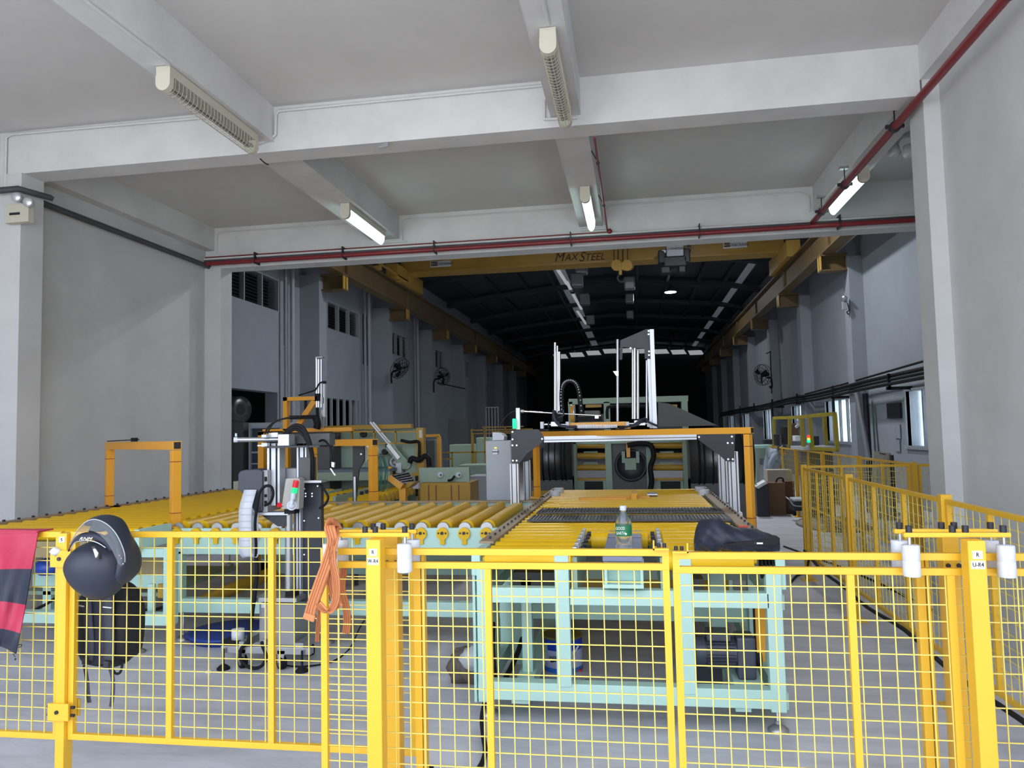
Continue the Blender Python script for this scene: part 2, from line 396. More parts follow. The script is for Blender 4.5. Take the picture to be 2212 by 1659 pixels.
for y in (7.2, 8.6): h = MB(); h.cyl((-.27, y-.01, 4.19), (-.27, y+.01, 4.19), .018, 8); h.bar((-.27, y, 4.2), (-.33, y, 4.32), .01); h.build('clip', M_bolt, b)
for i, x in enumerate((-5.2, -3.9, -2.6, -.75, .9, 2.6)):
    h = MB(); h.box(x-.007, x+.007, 9.705, 9.87, 4.045, 4.205)
    tag(h.build('pipe_clamp', M_bolt), 'small dark pipe clamp on the portal beam, %s' % ('leftmost', 'second from left', 'third from left', 'near the middle lit lamp', 'left of the red sprinkler pipe', 'rightmost')[i], 'clamp', 'pipe clamps on the portal beam')
pipe('cable_trunking', 'dark grey square trunking running back along the left wall', [(-5.98, 6.62, 1.6+.3745*6.6), (-5.97, 9.84, 1.6+.2518*9.8)], .035, M_cond_dk, 'trunking', 4)
pipe('cable_trunking', 'short dark grey trunking stepping around the near left column', [(-6.03, 6.2, 4.02), (-5.76, 6.22, 4.03), (-5.74, 6.62, 4.06)], .032, M_cond_dk, 'trunking', 4)
# thin white conduits under the ceiling
cz = 4.60
pipe('conduit', 'thin white conduit along the top of the near beam, left bay', [(-5.96, 6.28, 4.0), (-5.96, 6.28, cz-.03), (-5.90, 6.28, cz), (-3.5, 6.28, cz-.02)], .012, M_cond, 'conduit')
pipe('conduit', 'thin white conduit along the near beam, middle bay, dropping to the caged lamp', [(-.66, 6.28, cz-.02), (-3.12, 6.28, cz-.02), (-3.15, 6.28, cz-.06), (-3.155, 6.28, 4.36), (-3.2, 6.28, 4.32), (-3.40, 6.28, 4.27)], .012, M_cond, 'conduit')
pipe('conduit', 'white conduit elbow at the end of the middle caged lamp', [(-.68, 6.28, 4.45), (-.68, 6.28, 4.28), (-.40, 6.28, 4.27)], .013, M_cond, 'conduit')
pipe('conduit', 'white conduit on the left beam soffit running to the caged lamp', [(-3.27, 2.0, 4.29), (-3.22, 4.78, 4.29)], .014, M_cond, 'conduit')
pipe('conduit', 'white conduit on the middle beam soffit running to the caged lamp', [(-.50, 2.0, 4.29), (-.48, 4.80, 4.29)], .014, M_cond, 'conduit')
pipe('conduit', 'thin white conduit along the top of the portal beam, left bay', [(-5.85, 9.85, 4.25), (-5.85, 9.85, 4.53), (-5.80, 9.85, 4.56), (-3.6, 9.85, 4.56)], .009, M_cond, 'conduit')
pipe('conduit', 'thin white conduit along the top of the portal beam, second bay', [(-3.08, 9.85, 4.26), (-3.08, 9.85, 4.50), (-3.03, 9.85, 4.56), (-.68, 9.85, 4.56)], .009, M_cond, 'conduit')
pipe('conduit', 'thin white conduit along the top of the portal beam, third bay', [(-.29, 9.85, 4.26), (-.29, 9.85, 4.50), (-.24, 9.85, 4.56), (2.2, 9.85, 4.56), (2.28, 9.85, 4.50), (2.28, 9.85, 4.3)], .009, M_cond, 'conduit')
for x0, x1, lab in ((-3.40, -3.02, 'left'), (-.62, -.24, 'middle')):
    pipe('conduit', 'short white conduit bridging under the %s lit lamp end' % lab, [(x0, 9.84, 4.255), (x1, 9.84, 4.255)], .013, M_cond, 'conduit')
# lamps
def lamp(x, ya, yb, lit, label, caged):
    t = thing('tube_lamp', label, 'lamp', (x, ya, 4.3))
    m = MB(); m.box(x-.055, x+.055, ya+.005, yb-.005, 4.225, 4.295); m.build('housing', M_cream, t)
    for y in (ya, yb-.05):
        if lit and y > ya: continue
        e = MB(); n = 10; pts = [(x-.057, y, 4.225), (x+.057, y, 4.225)] + [(x+.057*math.cos(PI*i/n), y, 4.17-.057*math.sin(PI*i/n)) for i in range(n+1)]
        e.prism([pts[0], pts[1]]+pts[2:], (0, .05, 0)); e.build('end_cap', M_cream, t)
    for dx in (-.02, .02): u = MB(); u.cyl((x+dx, ya+.05, 4.175), (x+dx, yb-.04, 4.175), .014, 10); u.build('tube', M_tube if lit else M_tubeoff, t)
    if caged:
        g = MB()
        for i in range(26):
            y = ya+.07+(yb-ya-.13)*i/25; pts = [(x+.056*math.cos(PI*k/7), y, 4.17-.056*math.sin(PI*k/7)) for k in range(8)]
            g.tube([(x+.056, y, 4.22)]+pts+[(x-.056, y, 4.22)], .0022, 4, smooth=False)
        for k in range(1, 7): g.cyl((x+.056*math.cos(PI*k/7), ya+.05, 4.17-.056*math.sin(PI*k/7)), (x+.056*math.cos(PI*k/7), yb-.04, 4.17-.056*math.sin(PI*k/7)), .0022, 4)
        g.build('wire_guard', M_cream, t, kind='stuff')
    else:
        g = MB(); n = 8
        for s_ in (0, 1): pass
        pr = [(x+.05*math.cos(PI*k/n), 4.215-.10*math.sin(PI*k/n)) for k in range(n+1)]
        g.add([(a, ya+.05, z) for a, z in pr]+[(a, yb-.03, z) for a, z in pr], [(k, k+1, k+n+2, k+n+1) for k in range(n)], True)
        g.build('diffuser', MATS['lit diffuser'], t)
mat('lit diffuser', (.8, .95, .92), .3, emit=(.70, 1, .95), estr=2.2)
lamp(-3.28, 4.80, 6.10, False, 'switched off caged tube lamp under the left near beam', True)
lamp(-.49, 4.84, 6.12, False, 'switched off caged tube lamp under the middle near beam', True)
lamp(-3.24, 8.15, 9.45, True, 'lit tube lamp under the left far beam', False)
lamp(-.46, 8.18, 9.45, True, 'lit tube lamp under the middle far beam', False)
lamp(2.44, 8.15, 9.42, True, 'lit tube lamp behind the red sprinkler pipe at right', False)
# emergency light on the near left column
t = thing('emergency_light', 'beige twin-head emergency light on the left column under the trunking', 'lamp', (-5.8, 6.2, 3.6))
m = MB(); m.pbox(10, 440, 61, 480, 6.2, .07); m.build('battery_case', M_cream, t, bevel=.004)
m = MB(); m.pbox(20, 459, 42, 464, 6.195, .006); m.build('badge', M_print, t)
for x, y in ((32, 424), (57, 435)):
    p = PY(x, y, 6.15); h = MB(); h.lathe(p+Vector((-.01, .07, 0)), (.3, -1, -.1), [(.02, 0), (.045, .03), (.045, .07), (.036, .078), (.01, .08)], 16); h.build('lamp_head', M_silver, t)
# round pipes under the ceiling at right beyond the pillar, torn cable, plaster scar
t = thing('ceiling_pipe', 'pale curved ceiling pipe with round fittings behind the right column', 'pipe', PY(1950, 320, 8))
m = MB(); m.tube([PY(1930, 330, 8), PY(1940, 300, 8), PY(1965, 290, 8), PY(2000, 290, 8)], .03, 10); m.build('pipe', M_cond, t)
for x, y in ((1933, 332), (1965, 334)): m = MB(); m.lathe(PY(x, y, 7.95), (0, -.3, -1), [(.05, -.1), (.06, 0), (.03, .02)], 14); m.build('fitting', M_cond, t)
m = MB(); m.tube([PY(562, 343, 6.4), PY(572, 352, 6.35), PY(580, 356, 6.35)], .006, 6); tag(m.build('cable_end', M_rub), 'short frayed black cable end under the near beam', 'cable')
m = MB(); m.pprism([(816, 320), (826, 310), (838, 307), (838, 316), (826, 319)], 6.292, .006); tag(m.build('plaster_scar', M_zinc), 'small grey chipped patch on the lower edge of the near beam', 'patch')

# ================================================================== FENCES
CELL = (.066, .0615); WR = .0019
def wires(b, axis, a0, a1, c, z0, z1, cell=CELL):
    cx, cz = cell if isinstance(cell, tuple) else (cell, cell)
    n = round((a1-a0)/cx); k = round((z1-z0)/cz)
    for i in range(1, n):
        a = a0+(a1-a0)*i/n
        if axis == 'x': b.box(a-WR, a+WR, c-WR, c+WR, z0, z1)
        else: b.box(c-WR, c+WR, a-WR, a+WR, z0, z1)
    for i in range(1, k):
        z = z0+(z1-z0)*i/k
        if axis == 'x': b.box(a0, a1, c+WR, c+3*WR, z-WR, z+WR)
        else: b.box(c+WR, c+3*WR, a0, a1, z-WR, z+WR)
def tubebox(axis, a0, a1, c, z0, z1, t):
    b = MB()
    if axis == 'x': b.box(a0, a1, c-t/2, c+t/2, z0, z1)
    else: b.box(c-t/2, c+t/2, a0, a1, z0, z1)
    return b
def panel(axis, a0, a1, c, z0, z1, stiles, label, t=.026, w_=.026, group=None, name='fence_section', m_=None, mw=None, cell=CELL):
    m_ = m_ or M_yel; loc = ((a0+a1)/2, c, z0) if axis == 'x' else (c, (a0+a1)/2, z0)
    T = thing(name, label, 'fence panel', loc, group)
    tubebox(axis, a0, a1, c, z1-w_, z1, t).build('top_rail', m_, T, bevel=.002); tubebox(axis, a0, a1, c, z0, z0+w_, t).build('bottom_rail', m_, T, bevel=.002)
    for s in (a0, a1-w_, *stiles): tubebox(axis, s, s+w_, c, z0+w_, z1-w_, t*.98).build('stile', m_, T)
    b = MB(); wires(b, axis, a0+w_/2, a1-w_/2, c, z0+w_/2, z1-w_/2, cell); b.build('wire_mesh', mw or M_wire, T, kind='stuff')
    return T
def post(x, y, z, label, sx=.05, sy=.05, group=None, clampz=()):
    T = thing('fence_post', label, 'post', (x, y, 0), group)
    b = MB(); b.box(x-sx/2, x+sx/2, y-sy/2, y+sy/2, .008, z); b.build('upright', M_yel, T, bevel=.002)
    b = MB(); b.box(x-.075, x+.075, y-.075, y+.075, 0, .01)
    b.build('base_plate', M_yel, T)
    for cz_ in clampz:
        b = MB(); b.box(x-sx/2-.03, x+sx/2+.03, y-sy/2-.012, y-sy/2, cz_, cz_+.075); b.build('clamp_plate', M_yel, T, bevel=.002); b = MB(); b.box(x-sx/2-.03, x+sx/2+.03, y+sy/2, y+sy/2+.01, cz_, cz_+.075); b.build('clamp_plate', M_yel, T, bevel=.002)
        for dx in (-1, 1):
            for dz in (.02, .055): q = MB(); q.cyl((x+dx*(sx/2+.03), y-.02, cz_+dz), (x+dx*(sx/2+.045), y-.02, cz_+dz), .007, 8); q.build('bolt', M_bolt, T)
        q = MB(); q.cyl((x-.004, y-sy/2-.012, cz_+.038), (x-.004, y-sy/2-.018, cz_+.038), .009, 8); q.build('bolt', M_bolt, T)
    return T
YL = 3.10
pl = panel('x', -4.6, -2.600, YL, .265, 1.19, (), 'left end wire mesh fence panel, the one carrying the striped cloth')
p2 = panel('x', -2.552, -.93, YL+.0, .268, 1.19, (-2.07, -1.59), 'wire mesh fence panel with the helmet and backpack, between post and gate')
# vertical rails seen from the front: double stile at the post
T = post(-2.576, YL-.005, 1.185, 'yellow square post left of the helmet, with a small S sticker', .044, .055, clampz=(.36, 1.035))
b = MB(); b.box(-2.590, -2.562, YL-.036, YL-.0325, 1.145, 1.170); st = b.build('sticker', M_whp, T); text('S', .02, (-2.576, YL-.037, 1.157), M_print, T)
tissue = MB(); tissue.ell((-2.60, 3.06, 1.105), .026, .02, .02, 9, 6, fn=lambda q: q*(1+.25*math.sin(9*q.x+4)*math.cos(11*q.z))); tag(tissue.build('tissue', M_white), 'crumpled white paper tucked in the mesh between cloth and helmet', 'paper')
# sliding gate leaves
def leaf(x0, x1, mids, zt, label, left):
    Y = 2.77; T = thing('gate_leaf', label, 'gate', ((x0+x1)/2, Y, .2))
    t = .024; zb = .16
    def rx(a, b_, z, nm): q = MB(); q.box(a, b_, Y-t/2, Y+t/2, z-t, z); q.build(nm, M_yel, T, bevel=.002)
    rx(x0, x1, zt, 'guide_rail'); rx(x0, x1, zt-.05, 'top_rail'); rx(x0, x1, zb, 'bottom_rail')
    for a in (x0, x1-t, *mids):
        q = MB(); q.box(a, a+t, Y-t/2+.001, Y+t/2-.001, zb, zt-.001 if a in (x0, x1-t) else zt-.074); q.build('stile', M_yel, T)
    q = MB(); wires(q, 'x', x0+.012, x1-.012, Y, zb-.01, zt-.062, .0560); q.build('wire_mesh', M_wire, T, kind='stuff')
    # stop shoe at the meeting end
    xs = x1 if left else x0; d = -1 if left else 1
    q = MB(); q.box(xs, xs+d*.055, Y-.03, Y+.03, zt, zt+.006); q.box(xs+d*.050, xs+d*.055, Y-.03, Y-.024, zt, zt+.035)
    q.build('stop_plate', M_yel, T)
    for k in (.014, .034): q = MB(); q.cyl((xs+d*k, Y, zt+.006), (xs+d*k, Y, zt+.02), .007, 10); q.build('bolt', M_bolt, T)
    return T
lf = leaf(-1.205, .106, (-.565,), 1.170, 'left sliding gate leaf of yellow bars and wire mesh', True)
rg = leaf(.118, 1.75, (.702, 1.02), 1.160, 'right sliding gate leaf of yellow bars and wire mesh', False)
def guide(x, lab, s1, s2, side):
    T = thing('gate_guide', lab, 'gate post', (x, 2.78, 0))
    zt = 1.215
    for y, n in ((2.70, 'post'), (2.905, 'post')):
        b = MB(); b.box(x-.027, x+.027, y-.03, y+.03, .008, zt if y < 2.8 else 1.21); b.build(n, M_yel, T, bevel=.003)
        b = MB(); b.box(x-.08, x+.08, y-.08, y+.08, 0, .01); b.build('base_plate', M_yel, T)
    for y in (2.725, 2.815):
        b = MB(); b.box(x-.205, x+.125, y-.012, y+.012, zt+.004, zt+.020); b.build('guide_bar', M_yel, T, bevel=.004)
        for dx in (-.185, -.05, -.01, .105):
            b = MB(); b.cyl((x+dx, y, zt+.02), (x+dx, y, zt+.042), .0105, 6); b.build('bolt', M_bolt, T)
        for dx in (-.185, .105):
            b = MB(); b.cyl((x+dx, y, zt+.004), (x+dx, y, zt-.02), .006, 8); b.build('axle', M_zinc, T)
            b = MB(); yy = y-.008 if y < 2.77 else y+.012
            b.lathe((x+dx, yy, zt-.125), (0, 0, 1), [(.012, 0), (.026, .001), (.0275, .004), (.0275, .05), (.0265, .0515), (.0275, .053), (.0275, .101), (.026, .104), (.012, .105)], 20); b.build('guide_roller', M_white, T, label='white plastic roller')
    for i, (s, z) in enumerate(((s1, 1.170), (s2, 1.138))):
        w_ = .03 if i == 0 else .042
        b = MB(); b.box(x-w_/2, x+w_/2, 2.6685, 2.671, z-.013, z+.013); b.build('sticker', M_whp, T); text(s, .02, (x, 2.668, z), M_print, T, sx=.8)
    for z in (1.10,):
        for dx in (-.015, .02): b = MB(); b.cyl((x+dx, 2.872, z), (x+dx, 2.866, z), .008, 8); b.build('bolt', M_bolt, T)
    # lower bracket
    b = MB(); b.box(x+.0, x+.10, 2.87, 2.90, .235, .25); b.box(x+.055, x+.062, 2.87, 2.90, .20, .25); b.build('lower_bracket', M_yel, T)
    for dz in (.275, .30): b = MB(); b.cyl((x+.012, 2.874, dz), (x+.012, 2.866, dz), .008, 8); b.build('bolt', M_bolt, T)
    return T
guide(-.962, 'left gate guide: twin yellow posts and white rollers behind the orange sling', 'R', 'W-R4', 1)
guide(1.082, 'right gate guide: twin yellow posts and white rollers at the right edge', 'R', 'U-R4', -1)
for x, lab in ((-.865, 'narrow yellow stop bar just right of the left gate guide'), (.985, 'narrow yellow stop bar just left of the right gate guide')):
    b = MB(); b.box(x-.014, x+.014, 2.90, 2.93, .0, 1.12); b.box(x+.018, x+.03, 2.90, 2.93, .25, 1.12); b.box(x-.05, x+.05, 2.86, 2.97, 0, .008); tag(b.build('stop_bar', M_yel), lab, 'bar')
# side fence running back on the right
FX = 1.735
py = (3.02, 4.66, 6.62, 8.30)
labs = ('nearest panel of the right side fence, beside the gate', 'middle panel of the right side fence, in front of the white column', 'farthest panel of the right side fence')
for i in range(3):
    a0, a1 = py[i]+.03, py[i+1]-.03; L = a1-a0
    panel('y', a0, a1, FX, .25, 1.165, (a0+L/3, a0+2*L/3), labs[i], cell=(.078, .063))
for y, lab in zip(py, ('post of the right side fence hidden behind the gate guide', 'yellow post of the right side fence in front of the white column', 'yellow post of the right side fence with two dark bolt pairs', 'farthest yellow post of the right side fence, at its corner')):
    post(FX, y, 1.19, lab, .06, .05)
    if y > 4: pass
for y in py[1:]:
    pass
panel('x', FX+.04, 2.78, 8.32, .25, 1.18, (2.1,), 'cross panel of the right fence behind the farthest post')
panel('x', 2.86, 4.0, 8.32, .25, 1.18, (3.4,), 'cross panel of the right fence beyond the twin posts')
post(2.78+.04, 8.32, 1.2, 'yellow post in the cross run of the right fence')
for i, (a, b_) in enumerate(((8.4, 10.1), (10.2, 12.0), (12.1, 13.9), (14.0, 16.4))):
    panel('y', a, b_, 2.80, .25, 1.19, ((a+b_)/2,), ('first', 'second', 'third', 'last')[i]+' panel of the back fence running toward the crane hall', cell=.1)
    post(2.80, b_+.05, 1.2, 'yellow post after the '+('first', 'second', 'third', 'last')[i]+' panel of the back fence')
pipe('floor_cable', 'black cable sagging along the foot of the right side fence', [(FX-.03, 8.3, .3), (FX-.02, 7.6, .22), (FX-.02, 6.9, .22), (FX-.02, 6.2, .20), (FX-.02, 5.4, .24), (FX-.02, 4.6, .2), (FX-.02, 3.7, .23), (FX-.02, 3.0, .22)], .014, M_rub, 'cable', 8, smooth=True)
pipe('floor_cable', 'black cable curving from the right fence corner down to the conveyor', [PZ(1748, 1198, .30), PZ(1746, 1215, .2), PZ(1740, 1238, .02), PZ(1722, 1243, .01), PZ(1708, 1258, .01)], .012, M_rub, 'cable', 8, smooth=True)
pipe('floor_cable', 'thick black hose hanging between conveyor corner and floor behind the gate', [PY(1047, 1518, 4.1), PY(1041, 1550, 4.05), PY(1044, 1590, 3.9), PZ(1048, 1625, .02), PZ(1035, 1659, .012), PZ(1000, 1690, .012)], .013, M_rub, 'cable', 8, smooth=True)
pipe('floor_cable', 'black cable dropping beside the narrow bar of the left gate guide', [(-.84, 2.98, .28), (-.845, 2.98, .15), (-.86, 2.96, .02), (-.9, 2.9, .01)], .01, M_rub, 'cable', 8, smooth=True)

# ================================================================== CONVEYORS
RZ, RR = .885, .054
def hollow(b, x0, x1, y0, y1, z0, z1): b.box(x0, x1, y0, y1, z0, z1)
def P1(name, m_, T, *boxes, bevel=0, kind=None, label=None):
    b = MB()
    for q in boxes: b.box(*q)
    return b.build(name, m_, T, bevel=bevel, kind=kind, label=label)
def foot(T, x, y, zt):
    b = MB(); b.lathe((x, y, 0), (0, 0, 1), [(.055, 0), (.055, .012), (.03, .03), (.014, .035), (.010, .036), (.010, zt)], 16); b.cyl((x, y, .04), (x, y, .055), .018, 6)
    b.build('levelling_foot', M_zinc, T)
T = MAIN = thing('roller_conveyor', 'wide yellow roller conveyor on a pale green frame behind the sliding gate', 'conveyor', (-.1, 6.4, 0))
XL_, XRr = -.90, .73; Y0c, Y1c = 4.18, 8.62
# full width rollers
def roller_x(T, x0, x1, y, z=RZ, r=RR, m_=None):
    b = MB(); b.cyl((x0, y, z), (x1, y, z), r, 20); b.cyl((x0-.02, y, z), (x1+.02, y, z), .018, 8); return b.build('roller', m_ or M_roller, T)
r0 = roller_x(T, XL_+.05, XRr-.10, 5.12); rep(r0, [(0, .158*i, 0) for i in range(1, 22)])
r1 = roller_x(T, XL_+.05, -.37, 4.22); rep(r1, [(0, .155*i, 0) for i in range(1, 6)])
r2 = roller_x(T, .15, XRr-.13, 4.22); rep(r2, [(0, .155*i, 0) for i in range(1, 6)])
r3 = roller_x(T, -.30, .06, 4.98)
# side channels
P1('side_channel', M_green, T, (XL_-.03, XL_+.02, Y0c, Y1c, .80, .93), bevel=.004); P1('side_channel', M_green, T, (XRr-.02, XRr+.03, Y0c, Y1c, .74, .93), bevel=.004)
P1('cover_strip', mat('tan guard strip', (.34, .25, .16), .6), T, (XL_-.05, XL_+.04, 4.5, Y1c, .93, .945)); P1('cover_strip', MATS['tan guard strip'], T, (XRr-.07, XRr+.03, 4.5, Y1c, .93, .945))
for x in (XL_+.0, XRr-.0):
    b = MB()
    for i in range(24): b.cbox((x, 4.6+.165*i, .953), .012, .018, .014)
    b.build('bolt_row', M_bolt, T, kind='stuff')
# front frame of square tubes
Yf = 4.16
def fpx(name, x0, y0, x1, y1, Y=Yf, d=.07, m_=None, bevel=.004): b = MB(); b.pbox(x0, y0, x1, y1, Y, d); return b.build(name, m_ or M_green, T, bevel=bevel)
fpx('post', 1031, 1215, 1060, 1517); fpx('post', 1660, 1225, 1694, 1540)
fpx('post', 1200, 1192, 1231, 1484); fpx('post', 1464, 1196, 1498, 1500)
fpx('cross_beam', 1060, 1270, 1202, 1303); fpx('cross_beam', 1231, 1275, 1464, 1309); fpx('cross_beam', 1498, 1281, 1662, 1314)
fpx('base_beam', 1033, 1482, 1688, 1522, Yf+.004, .08)
fpx('gusset', 1206, 1338, 1233, 1484, Yf-.004, .004); fpx('gusset', 1469, 1344, 1501, 1500, Yf-.004, .004)
P1('end_plate', M_green, T, (XL_-.03, XL_-.015, 4.2, 4.95, .10, .90)); 
for x in (XL_, XRr):
    for y in (5.1, 6.6, 8.4): P1('post', M_green, T, (x-.04, x+.04, y, y+.08, .06, .82))
    P1('side_rail', M_green, T, (x-.03, x+.03, 4.25, 8.4, .10, .19)); P1('side_rail', M_green, T, (x-.03, x+.03, 4.25, 8.4, .62, .70))
for y in (5.15, 6.65, 8.4):
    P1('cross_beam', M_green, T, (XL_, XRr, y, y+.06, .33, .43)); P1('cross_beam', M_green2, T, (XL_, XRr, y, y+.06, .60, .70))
P1('chain_guard', M_amb_dk, T, (-.75, .60, 5.35, 5.40, .44, .62))
fpx('pad_bracket', 1305, 1216, 1312, 1268, 4.10, .12); fpx('pad_bracket', 1383, 1218, 1390, 1271, 4.10, .12); fpx('pad_bracket', 1306, 1218, 1388, 1268, 4.21, .01)
fpx('pad_bracket', 1304, 1263, 1391, 1272, 4.09, .13); fpx('pad_bracket', 1304, 1214, 1391, 1220, 4.09, .13)
b = MB(); b.box(-.19, .02, 4.05, 5.10, .905, .93); b.build('centre_pad', mat('blue grey pad', (.20, .22, .33), .5), T, bevel=.004)
for yy in (4.3, 4.75): P1('pad_joint', M_bolt, T, (-.19, .02, yy, yy+.005, .930, .9315))
# chain blocks on both sides of the recess
for x, dx in ((-.35, 1), (.125, -1)):
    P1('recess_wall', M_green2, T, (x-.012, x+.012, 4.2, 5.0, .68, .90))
    b = MB(); b.cbox((x, 4.24, .93), .025, .035, .05); ob = b.build('bearing_block', M_zinc, T, bevel=.003); rep(ob, [(0, .155*i, 0) for i in range(1, 6)])
    b = MB(); b.cyl((x+dx*.02, 4.24, .92), (x+dx*.045, 4.24, .92), .014, 8); ob = b.build('bolt', M_bolt, T); rep(ob, [(0, .155*i, 0) for i in range(1, 6)])
# chain wheel box at right end
b = MB()
for i in range(5): b.lathe((XRr-.09+.018*i, 4.24, RZ-.035), (1, 0, 0), [(.04, 0), (.062, .003), (.062, .009), (.04, .012)], 20)
b.build('chain_wheel', M_rub, T)
P1('drive_box', M_dgrey, T, (.20, .36, 4.45, 4.60, .58, .74)); P1('drive_box', M_dgrey, T, (-.75, -.5, 4.5, 4.7, .60, .76))
P1('brace', M_green, T, (-.70, -.64, 4.5, 4.56, .1, .72)); P1('brace', M_green, T, (-.82, -.74, 4.9, 4.98, .1, .72)); P1('brace', M_green, T, (.43, .52, 4.85, 4.93, .1, .72))
P1('base_rail', M_green, T, (-.72, -.62, 4.2, 8.3, .10, .18)); P1('base_rail', M_green, T, (.48, .56, 4.2, 8.3, .10, .18))
foot(T, .695, 4.22, .12); foot(T, -.86, 4.30, .12); foot(T, .695, 8.4, .12); foot(T, -.86, 8.4, .12)
# amber belt guard and motor
b = MB(); b.pprism([(1631, 1312), (1656, 1312), (1652, 1430), (1636, 1430)], 4.42, .04); b.build('belt_guard', M_org, T, label='amber belt guard')
b = MB(); b.pbox(1629, 1312, 1641, 1425, 4.44, .02); b.build('drive_chain', M_rub, T)
# two ribbed mats set between rollers
for (ya, za) in ((6.02, .94), (5.50, .94)):
    b = MB(); b.box(-.80, .66, ya, ya+.33, RZ+.056, RZ+.066); ob = b.build('ribbed_mat', mat('ribbed grey rubber', (.10, .10, .115), .75, noise=.5, nscale=60), T)
    b = MB()
    for i in range(56): x = -.79+.0255*i; b.box(x, x+.012, ya+.01, ya+.32, RZ+.066, RZ+.072)
    ob2 = b.build('rib', M_dgrey, ob, kind='stuff'); ORG[ob2.name] = ORG[T.name]
for sx in (XL_+.0, XRr-.14):
    for y in (7.75, 8.15): b = MB(); b.cyl((sx+.07, y, .93), (sx+.07, y, .985), .055, 18); b.build('side_guide_wheel', M_white, T)
b = MB(); b.box(-.55, -.1, 7.25, 7.32, .93, .955); b.box(-.35, .12, 7.42, 7.47, .93, .955); b.box(-.05, .0, 7.3, 7.6, .93, .99); b.build('centring_arm', M_org, T)
b = MB(); b.cyl((.1, 7.55, .955), (.2, 7.55, .955), .025, 12); b.build('cylinder', M_zinc, T)
t = thing('geared_motor', 'dark blue-grey geared motor on the green base behind the right gate leaf', 'motor', (.5, 4.4, .2))
zc = PY(1570, 1410, 4.45).z; xa = PY(1503, 1410, 4.45).x; xb = PY(1590, 1410, 4.45).x
M_mot = mat('motor grey', (.06, .07, .10), .45)
b = MB(); b.cyl((xa, 4.47, zc), (xa+.05, 4.47, zc), .085, 24); b.build('fan_cover', M_mot, t)
b = MB(); b.cyl((xa+.05, 4.47, zc), (xb, 4.47, zc), .072, 24)
for i in range(24): a = 2*PI*i/24; b.bar((xa+.06, 4.47+.08*math.cos(a), zc+.08*math.sin(a)), (xb-.01, 4.47+.08*math.cos(a), zc+.08*math.sin(a)), .006, .02, (0, math.cos(a), math.sin(a)))
b.build('stator', M_mot, t)
b = MB(); b.box(xa+.06, xb-.03, 4.40, 4.54, zc+.075, zc+.12); b.build('terminal_box', M_mot, t, bevel=.006)
b = MB(); b.box(xb, xb+.10, 4.39, 4.55, zc-.13, zc+.10); b.build('gearbox', M_mot, t, bevel=.012)
b = MB(); b.cyl((xb+.10, 4.47, zc-.02), (xb+.135, 4.47, zc-.02), .06, 20); b.build('sprocket', M_rub, t)
b = MB(); b.box(xb-.03, xb+.13, 4.36, 4.58, zc-.15, zc-.13); b.build('mounting_plate', M_green, t)
b = MB(); b.box(xb, xb+.10, 4.40, 4.54, .10, zc-.15); b.build('pedestal', M_green, t)
b = MB(); b.prism([PY(1506, 1442, 4.5), PY(1560, 1440, 4.5), PY(1562, 1495, 4.5), PY(1503, 1497, 4.5)], (0, .03, 0)); tag(b.build('side_cover', M_black), 'dark brown-grey cover plate standing under the geared motor', 'plate')

# ---- cross conveyor
T = thing('cross_conveyor', 'cross conveyor whose yellow rollers point away, joining the two roller lines', 'conveyor', (-2.3, 6.4, 0))
b = MB(); b.cyl((-1.12, 5.66, RZ), (-1.12, 7.12, RZ), RR, 20); b.cyl((-1.12, 5.6, RZ), (-1.12, 7.18, RZ), .016, 8); rr = b.build('roller', M_roller, T)
rep(rr, [(-.1685*i, 0, 0) for i in range(1, 16)])
P1('front_beam', M_green, T, (-3.72, -.96, 5.58, 5.62, .68, .885), bevel=.004); P1('rear_beam', M_green, T, (-3.72, -.96, 7.15, 7.19, .72, .93), bevel=.004)
P1('cover_strip', MATS['tan guard strip'], T, (-3.72, -.96, 7.12, 7.20, .93, .945)); P1('cable_duct', M_zinc, T, (-3.6, -1.0, 7.10, 7.12, .86, .905))
for i in range(16):
    x = -1.12-.1685*i
    b = MB(); b.cyl((x, 5.555, .845), (x, 5.58, .845), .046, 18); b.box(x-.018, x+.018, 5.56, 5.58, .765, .85); q = b.build('bearing_plate', M_roller, T)
    c = MB(); c.cyl((x, 5.545, .85), (x, 5.556, .85), .012, 8)
    for d in (-.028, .028): c.cyl((x+d, 5.548, .85), (x+d, 5.556, .85), .007, 8)
    o = c.build('bolt', M_bolt, q); 
    if i < 16: c = MB(); c.lathe((x, 5.585, .882), (0, 1, 0), [(.046, 0), (.050, .004), (.050, .012)], 18); c.build('end_ring', M_zinc, T)
for x in (-3.72, -1.08): P1('post', M_green, T, (x, x+.10, 5.58, 5.66, .22, .70)); P1('post', M_green, T, (x, x+.10, 7.08, 7.16, .22, .75))
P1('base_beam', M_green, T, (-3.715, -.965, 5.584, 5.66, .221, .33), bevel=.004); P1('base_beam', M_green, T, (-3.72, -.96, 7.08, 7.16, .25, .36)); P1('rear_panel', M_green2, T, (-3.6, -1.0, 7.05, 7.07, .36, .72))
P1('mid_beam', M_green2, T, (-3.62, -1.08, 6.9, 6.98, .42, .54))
for x in (-3.62, -2.4, -1.1): foot(T, x, 5.62, .22); foot(T, x, 7.12, .25)
pipe('film_roll', 'clear-wrapped amber roll lying slantwise inside the cross conveyor frame', [PY(418, 1308, 5.72), PY(590, 1236, 6.6)], .055, M_amb_dk, 'roll', 18)
p_ = PY(417, 1308, 5.70); b = MB(); b.lathe(p_, (-.4, -1, 0), [(.062, -.02), (.066, 0), (.05, .02), (.02, .022)], 20); tag(b.build('film_end', mat('crinkled clear film', (.6, .6, .6), .2, alpha=.5)), 'crinkled clear film on the near end of the amber roll', 'film')

